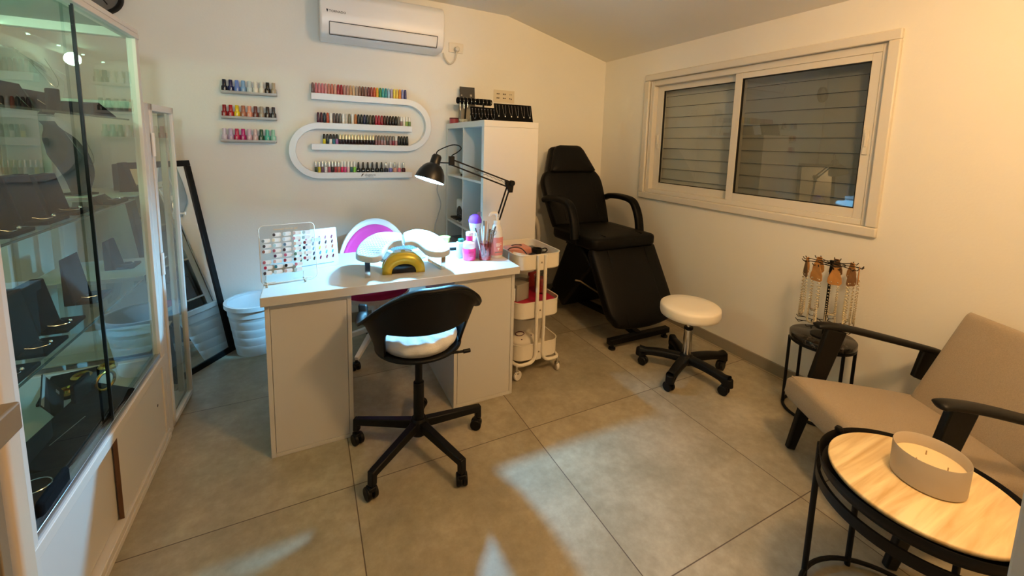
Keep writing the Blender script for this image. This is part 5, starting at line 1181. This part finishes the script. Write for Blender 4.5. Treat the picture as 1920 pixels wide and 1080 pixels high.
# (x forward axis mirrored frame is right-handed after flipping y)
ach.matrix_world = Matrix(((bx, -nx, 0, AO.x), (by, -ny, 0, AO.y), (0, 0, 1, 0), (0, 0, 0, 1)))
HW = .265
def cushion(P0, P1, th, w, name, crown=.02, nu=24, nv=20, r=.03):
    """slab from P0 (front/bottom) to P1 (rear/top) along the chair's depth, thickness th below/behind the face"""
    P0, P1 = Vector(P0), Vector(P1); d = (P1-P0); L = d.length; d.normalize(); n = Vector((-d.z, 0, d.x))
    b = B()
    def f(u_, v, top):
        x = u_*L; y = (v*2-1)*w
        ex = min(x, L-x)/r; ey = min(v, 1-v)*2*w/r
        e = 1.0
        for q in (ex, ey): e *= math.sqrt(max(0, 1-(1-min(1, q))**2))
        c = crown*sin(PI*u_)**.6*sin(PI*v)**.6
        inset = 0
        p = P0 + d*x + Vector((0, y, 0))
        if top: return p + n*(-r*.9*(1-e) + c)
        return p - n*(th - r*.9*(1-e))
    us = [0, .004, .012, .025, .045, .07] + [.1+.8*i/(nu-1) for i in range(nu)] + [.93, .955, .975, .988, .996, 1]
    vs = [0, .006, .016, .03, .05, .075] + [.1+.8*i/(nv-1) for i in range(nv)] + [.925, .95, .97, .984, .994, 1]
    Tp = [[b.bm.verts.new(f(u_, v, True)) for v in vs] for u_ in us]; Bt = [[b.bm.verts.new(f(u_, v, False)) for v in vs] for u_ in us]
    for A in (Tp, Bt):
        for i in range(len(us)-1):
            for j in range(len(vs)-1): b.bm.faces.new([A[i][j], A[i+1][j], A[i+1][j+1], A[i][j+1]])
    for i in range(len(us)-1):
        for j in (0, len(vs)-1): b.bm.faces.new([Tp[i][j], Tp[i+1][j], Bt[i+1][j], Bt[i][j]])
    for i in (0, len(us)-1):
        for j in range(len(vs)-1): b.bm.faces.new([Tp[i][j], Tp[i][j+1], Bt[i][j+1], Bt[i][j]])
    o = fin(b, name, fabric, ach, smooth=180)
    bb = B(); off = -r*.25
    ring = [P0 + d*(r*.35) + Vector((0, y, 0)) + n*off for y in [(-1+2*i/10)*(w-.012) for i in range(11)]]
    bb.tube(ring, .0035, 6); fin(bb, 'piping', fabric, o)
    return o
cushion((-.14, 0, .375), (.40, 0, .315), .115, HW, 'seat', .020)
cushion((.345, 0, .30), (.535, 0, .722), .06, .238, 'backrest', .014)
def arm(s_):
    y = s_*.285
    b = B(); path_ = curve([(-.035, y, .592), (-.005, y, .600), (.10, y, .590), (.28, y, .553), (.45, y, .515), (.505, y, .503)], 6); n_ = 16; prev = None
    for i, p in enumerate(path_):
        t_ = i/(len(path_)-1); d_ = (path_[min(i+1, len(path_)-1)]-path_[max(i-1, 0)]).normalized(); nn = d_.cross(Vector((0, 1, 0)))
        w_ = .026*min(1, (.35+t_*9)) * (1 if t_ < .9 else 1-.2*(t_-.9)/.1); h_ = .0115*min(1, .4+t_*8) + .004*sin(PI*t_)
        ring = [b.bm.verts.new(p + Vector((0, 1, 0))*cos(2*PI*k/n_)*w_ + nn*math.copysign(abs(sin(2*PI*k/n_))**.8, sin(2*PI*k/n_))*h_) for k in range(n_)]
        if prev:
            for k in range(n_): b.bm.faces.new([prev[k], prev[(k+1) % n_], ring[(k+1) % n_], ring[k]])
        else: b.bm.faces.new(ring[::-1])
        prev = ring
    b.bm.faces.new(prev); fin(b, 'arm', wood, ach, smooth=60)
    ya = s_*.277
    fin(B().beam((.050, ya, .585), (-.010, ya, .34), .026, .085, .026, .070, up=(1, 0, 0)).beam((-.010, ya, .342), (-.092, ya-s_*.004, .0015), .026, .066, .024, .038, up=(1, 0, 0)), 'front_leg', wood, ach, bevel=.006, seg=3)
    fin(B().beam((.465, ya, .505), (.415, ya, .38), .024, .085, .024, .04, up=(1, 0, 0)).beam((.40, ya, .25), (.50, ya-s_*.004, .0015), .028, .06, .024, .036, up=(1, 0, 0)), 'rear_leg', wood, ach, bevel=.006, seg=3)
arm(-1); arm(1)
fin(B().span((-.055, -.27, .21), (-.01, .27, .252)).span((.35, -.27, .19), (.39, .27, .225)).span((-.05, -.285, .19), (.40, -.267, .235)).span((-.05, .267, .19), (.40, .285, .235)), 'seat_rail', wood, ach, bevel=.004)

# ---------------------------------------------------------------- tray table with candle
wt = bpy.data.materials.new('oak_top'); wt.use_nodes = True
nt = wt.node_tree; N = nt.nodes; Lk = nt.links; pb = N['Principled BSDF']; pb.inputs['Roughness'].default_value = .42
tc = N.new('ShaderNodeTexCoord'); mp = N.new('ShaderNodeMapping'); mp.inputs['Rotation'].default_value = (0, 0, rad(32)); mp.inputs['Scale'].default_value = (1.6, 24, 1)
Lk.new(tc.outputs['Object'], mp.inputs['Vector']); nz = N.new('ShaderNodeTexNoise'); nz.inputs['Scale'].default_value = 1.6; nz.inputs['Detail'].default_value = 6; nz.inputs['Distortion'].default_value = .6; Lk.new(mp.outputs[0], nz.inputs['Vector'])
cr = N.new('ShaderNodeValToRGB'); Lk.new(nz.outputs['Fac'], cr.inputs[0]); e = cr.color_ramp.elements; e[0].position = .3; e[0].color = lin('#c7a570'); e[1].position = .62; e[1].color = lin('#ebd5a6'); Lk.new(cr.outputs[0], pb.inputs['Base Color'])
tt = thing('tray_table', 'round wood-topped side table with a black metal rim at the armchair front', 'side table', (1.445, .395, 0))
fin(B().lathe([(0, .486), (.196, .486), (.199, .490), (.199, .497), (.196, .5), (0, .5)], n=72), 'tabletop', wt, tt, smooth=50)
fin(B().lathe([(0, .462), (.212, .462), (.215, .465), (.222, .497), (.2205, .499), (.219, .497), (.211, .468), (0, .468)], n=72), 'tray', blackmetal, tt, smooth=50)
fin(B().lathe([(.214, .415), (.222, .415), (.222, .445), (.214, .445), (.214, .415)], n=72), 'ring', blackmetal, tt, smooth=40)
for a in (98, 62, 188, 278, 350):
    if a == 62: continue
for (x, y) in ((1.414, .604), (1.578, .57), (1.655, .36), (1.40, .19)):
    dx_, dy_ = x-1.445, y-.395; L_ = math.hypot(dx_, dy_); px, py = dx_/L_*.226, dy_/L_*.226
    fin(B().cyl((px, py, .0008), (px, py, .47), .0085, n=14), 'leg', blackmetal, tt, bevel=.001)
    fin(B().box((px*.97, py*.97, .45), (.022, .022, .026), Matrix.Rotation(math.atan2(py, px), 4, 'Z')), 'bracket', blackmetal, tt, bevel=.002)
fin(B().tube([(.226*cos(a), .226*sin(a), .02) for a in [2*PI*i/48 for i in range(48)]], .007, 8, closed=True), 'foot_ring', blackmetal, tt)
fin(B().lathe([(0, -.008), (.011, -.008), (.012, .0), (.008, .007), (0, .008)], (.045, .213, .500), 12), 'catch', blackmetal, tt)
cn = thing('candle', 'large three-wick candle in a frosted glass bowl on the wood table', 'candle', (1.475, .395, .5005))
fin(B().lathe([(0, .0), (.070, .0), (.0755, .004), (.0765, .082), (.0755, .085), (.0735, .082), (.0725, .046), (0, .046)], n=64), 'bowl', mat('frosted_glass', '#cbbfae', .45, trans=.25), cn, smooth=50)
fin(B().lathe([(0, .0465), (.0725, .0465), (.0725, .052), (.068, .0505), (0, .0505)], n=48), 'wax', mat('candle_wax', '#d9c49c', .5), cn, smooth=50)
for a in (30, 150, 270): fin(B().cyl((.035*cos(rad(a)), .035*sin(rad(a)), .05), (.035*cos(rad(a))+.001, .035*sin(rad(a)), .062), .0014, n=8), 'wick', mat('wick', '#b39a72', .8), cn)

# ---------------------------------------------------------------- marble stand and necklace tree
mm = bpy.data.materials.new('black_marble'); mm.use_nodes = True
nt = mm.node_tree; N = nt.nodes; Lk = nt.links; pb = N['Principled BSDF']; pb.inputs['Roughness'].default_value = .18
tc = N.new('ShaderNodeTexCoord'); nz = N.new('ShaderNodeTexNoise'); nz.inputs['Scale'].default_value = 7; nz.inputs['Detail'].default_value = 5; nz.inputs['Distortion'].default_value = 1.6; Lk.new(tc.outputs['Object'], nz.inputs['Vector'])
cr = N.new('ShaderNodeValToRGB'); Lk.new(nz.outputs['Fac'], cr.inputs[0]); e = cr.color_ramp.elements; e[0].position = .485; e[0].color = lin('#141211'); e[1].position = .515; e[1].color = lin('#141211'); q = e.new(.5); q.color = lin('#4f4a44'); Lk.new(cr.outputs[0], pb.inputs['Base Color'])
ms = thing('marble_table', 'small round black marble table with thin black legs against the wall', 'side table', (2.372, 1.09, 0))
fin(B().lathe([(0, .398), (.140, .398), (.143, .401), (.143, .424), (.140, .427), (0, .427)], n=56), 'tabletop', mm, ms, smooth=50)
fin(B().lathe([(.126, .386), (.142, .386), (.142, .3975), (.126, .3975), (.126, .386)], n=48), 'rim', blackmetal, ms)
for a in (62, 118, 242, 298):
    c_, s_ = cos(rad(a+3)), sin(rad(a+3)); fin(B().cyl((.138*c_, .138*s_, .016), (.138*c_, .138*s_, .39), .0075, n=12), 'leg', blackmetal, ms)
fin(B().tube([(.138*cos(a), .138*sin(a), .0085) for a in [2*PI*i/40 for i in range(40)]], .0078, 8, closed=True), 'foot_ring', blackmetal, ms)
js = thing('necklace_tree', 'black wire necklace stand with hooked arms on the marble table', 'jewellery stand', (2.370, 1.088, .4275))
fin(B().cyl((0, 0, .008), (0, 0, .395), .0065, n=14).cyl((0, 0, .39), (0, 0, .402), .009, n=14), 'pole', blackmetal, js, bevel=.001)
fin(B().lathe([(0, 0), (.055, 0), (.055, .006), (.01, .01), (0, .01)], n=32), 'base', blackmetal, js)
NA = 9
for zc, R_ in ((.385, .118), (.065, .118)):
    fin(B().tube([(.055*cos(a), .055*sin(a), zc) for a in [2*PI*i/32 for i in range(32)]], .0022, 6, closed=True), 'ring', blackmetal, js)
    for k in range(NA):
        a = 2*PI*k/NA + .25; c_, s_ = cos(a), sin(a); tx, ty = -s_, c_
        b = B(); b.tube([(.008*c_, .008*s_, zc), (R_*.78*c_, R_*.78*s_, zc+.002), (R_*c_+.012*tx, R_*s_+.012*ty, zc-.002), (R_*1.06*c_+.014*tx, R_*1.06*s_+.014*ty, zc+.008)], .0021, 6); b.tube([(R_*.78*c_, R_*.78*s_, zc+.002), (R_*c_-.012*tx, R_*s_-.012*ty, zc-.002), (R_*1.06*c_-.014*tx, R_*1.06*s_-.014*ty, zc+.008)], .0021, 6)
        fin(b, 'arm', blackmetal, js)
tagw = mat('tag_wood', '#a8763c', .6, var=.12, vscale=30); tagd = mat('tag_dark_wood', '#6b4a28', .6, var=.12, vscale=30)
pearl = mat('pearl_bead', '#d6c8a6', .3); crystal = mat('crystal_bead', '#b7aa90', .2, .3)
import functools
@functools.lru_cache(None)
def bead_mesh(kind):
    L_ = .215 if kind else .232; b = B(); n_ = 56; r_ = .0046 if kind == 0 else .0032
    for i in range(n_):
        t_ = i/(n_-1); s_ = t_*2-1; y = s_; z = -L_*(1-abs(s_)**2.6)
        b.ball((0, .021*math.copysign(min(1, abs(s_)*3.0)**.6 if abs(s_) < .34 else 1.0 - .25*(abs(s_)-.34), s_), z), r_, 6)
    me = bpy.data.meshes.new('strand'); bmesh.ops.recalc_face_normals(b.bm, faces=b.bm.faces); b.bm.to_mesh(me); b.bm.free(); me.shade_smooth(); me.materials.append(pearl if kind == 0 else crystal); return me
where = ['facing the treatment chair', 'between the stool side and the wall', 'at the wall side, near the window end', 'closest to the wall', 'at the wall side, by the armchair', 'facing the armchair back', 'just above the armchair armrest', 'facing the floor tiles', 'on the stool side, lowest looking']
for k in range(NA):
    a = 2*PI*k/NA + .25; R_ = .108
    t = thing('necklace', f"{'cream pearl' if k % 2 == 0 else 'fine crystal'} strand necklace with a wooden tag, {where[k]}", 'necklace', (2.370 + R_*cos(a), 1.088 + R_*sin(a), .4275+.352), a, 'necklaces on the wire stand')
    o = link('strand', bead_mesh(k % 2), t, (0, 0, -.035))
    o2 = link('strand', bead_mesh(1), t, (.006, 0, -.033)); o2.scale = (1, .7, 1.06)
    Pt = [(-.010, .045), (.010, .045), (.013, .030), (.024, .0), (.026, -.022), (.018, -.032), (-.018, -.032), (-.026, -.022), (-.024, .0), (-.013, .030)]
    fin(B().prism([(x*1.12, z*1.12) for x, z in Pt], -.002, .002, Matrix(((0, 0, 1, 0), (1, 0, 0, 0), (0, 1, 0, -.012), (0, 0, 0, 1)))), 'tag', tagw if k % 3 else tagd, t, bevel=.0008)

# ---------------------------------------------------------------- camera
F_, PX_, PY_, H_ = 770.39, 960.0, 365.15, 1.3714
R_ = ((.89540066, -.4445, .02602707), (-.03108852, -.12072154, -.99219948), (.4441747, .88760693, -.12191299))
cam = bpy.data.cameras.new('camera'); co = bpy.data.objects.new('camera', cam); COL.objects.link(co)
cam.sensor_width = 36; cam.lens = F_/1920*36; cam.shift_x = 0; cam.shift_y = (PY_-540)/1920; cam.clip_start = .02
co.matrix_world = Matrix(((R_[0][0], -R_[1][0], -R_[2][0], 0), (R_[0][1], -R_[1][1], -R_[2][1], 0), (R_[0][2], -R_[1][2], -R_[2][2], H_), (0, 0, 0, 1)))
S.camera = co

# ---------------------------------------------------------------- lights
def light(name, kind, loc, col, e, size=.1, **k):
    l = bpy.data.lights.new(name, kind); l.color = lin(col)[:3]; l.energy = e
    if kind in ('POINT', 'SPOT'): l.shadow_soft_size = size
    o = bpy.data.objects.new(name, l); COL.objects.link(o); o.location = loc
    for a, v in k.items(): setattr(l, a, v)
    return o
light('warm_room_lamp', 'POINT', (1.22, .12, 2.17), '#ffcc8e', 39, .11)
bw = O + bulb_c
tr = light('added_warm_fill', 'SPOT', (.45, .25, 2.2), '#ffd79a', 58, .06, spot_size=rad(56), spot_blend=1.0); tr.rotation_euler = (Vector((1.75, 3.2, 2.0))-tr.location).to_track_quat('-Z', 'Y').to_euler()  # added warm fill with no real fixture; lifts the back wall and ceiling
light('cabinet_led', 'POINT', (-.985, 1.7, 1.72), '#c8ffdc', 5, .03)
hf = light('added_cool_fill', 'SPOT', (.1, -1.6, 1.7), '#d8e6f2', 100, .12, spot_size=rad(36), spot_blend=1.0); hf.rotation_euler = (Vector((-.1, 3.2, 1.98))-hf.location).to_track_quat('-Z', 'Y').to_euler()  # unseen cool fill added behind the camera to brighten the upper back wall
W = bpy.data.worlds.new('night'); S.world = W; W.use_nodes = True
W.node_tree.nodes['Background'].inputs['Color'].default_value = (.010, .011, .014, 1); W.node_tree.nodes['Background'].inputs['Strength'].default_value = 1
S.view_settings.view_transform = 'Standard'; S.view_settings.look = 'None'; S.view_settings.gamma = 1; S.view_settings.use_curve_mapping = False
S.view_settings.exposure = 0.7
try:
    S.cycles.transparent_max_bounces = 24; S.cycles.max_bounces = 10; S.cycles.diffuse_bounces = 5; S.cycles.glossy_bounces = 6; S.cycles.use_denoising = True
    S.cycles.sample_clamp_indirect = 6
except Exception: pass
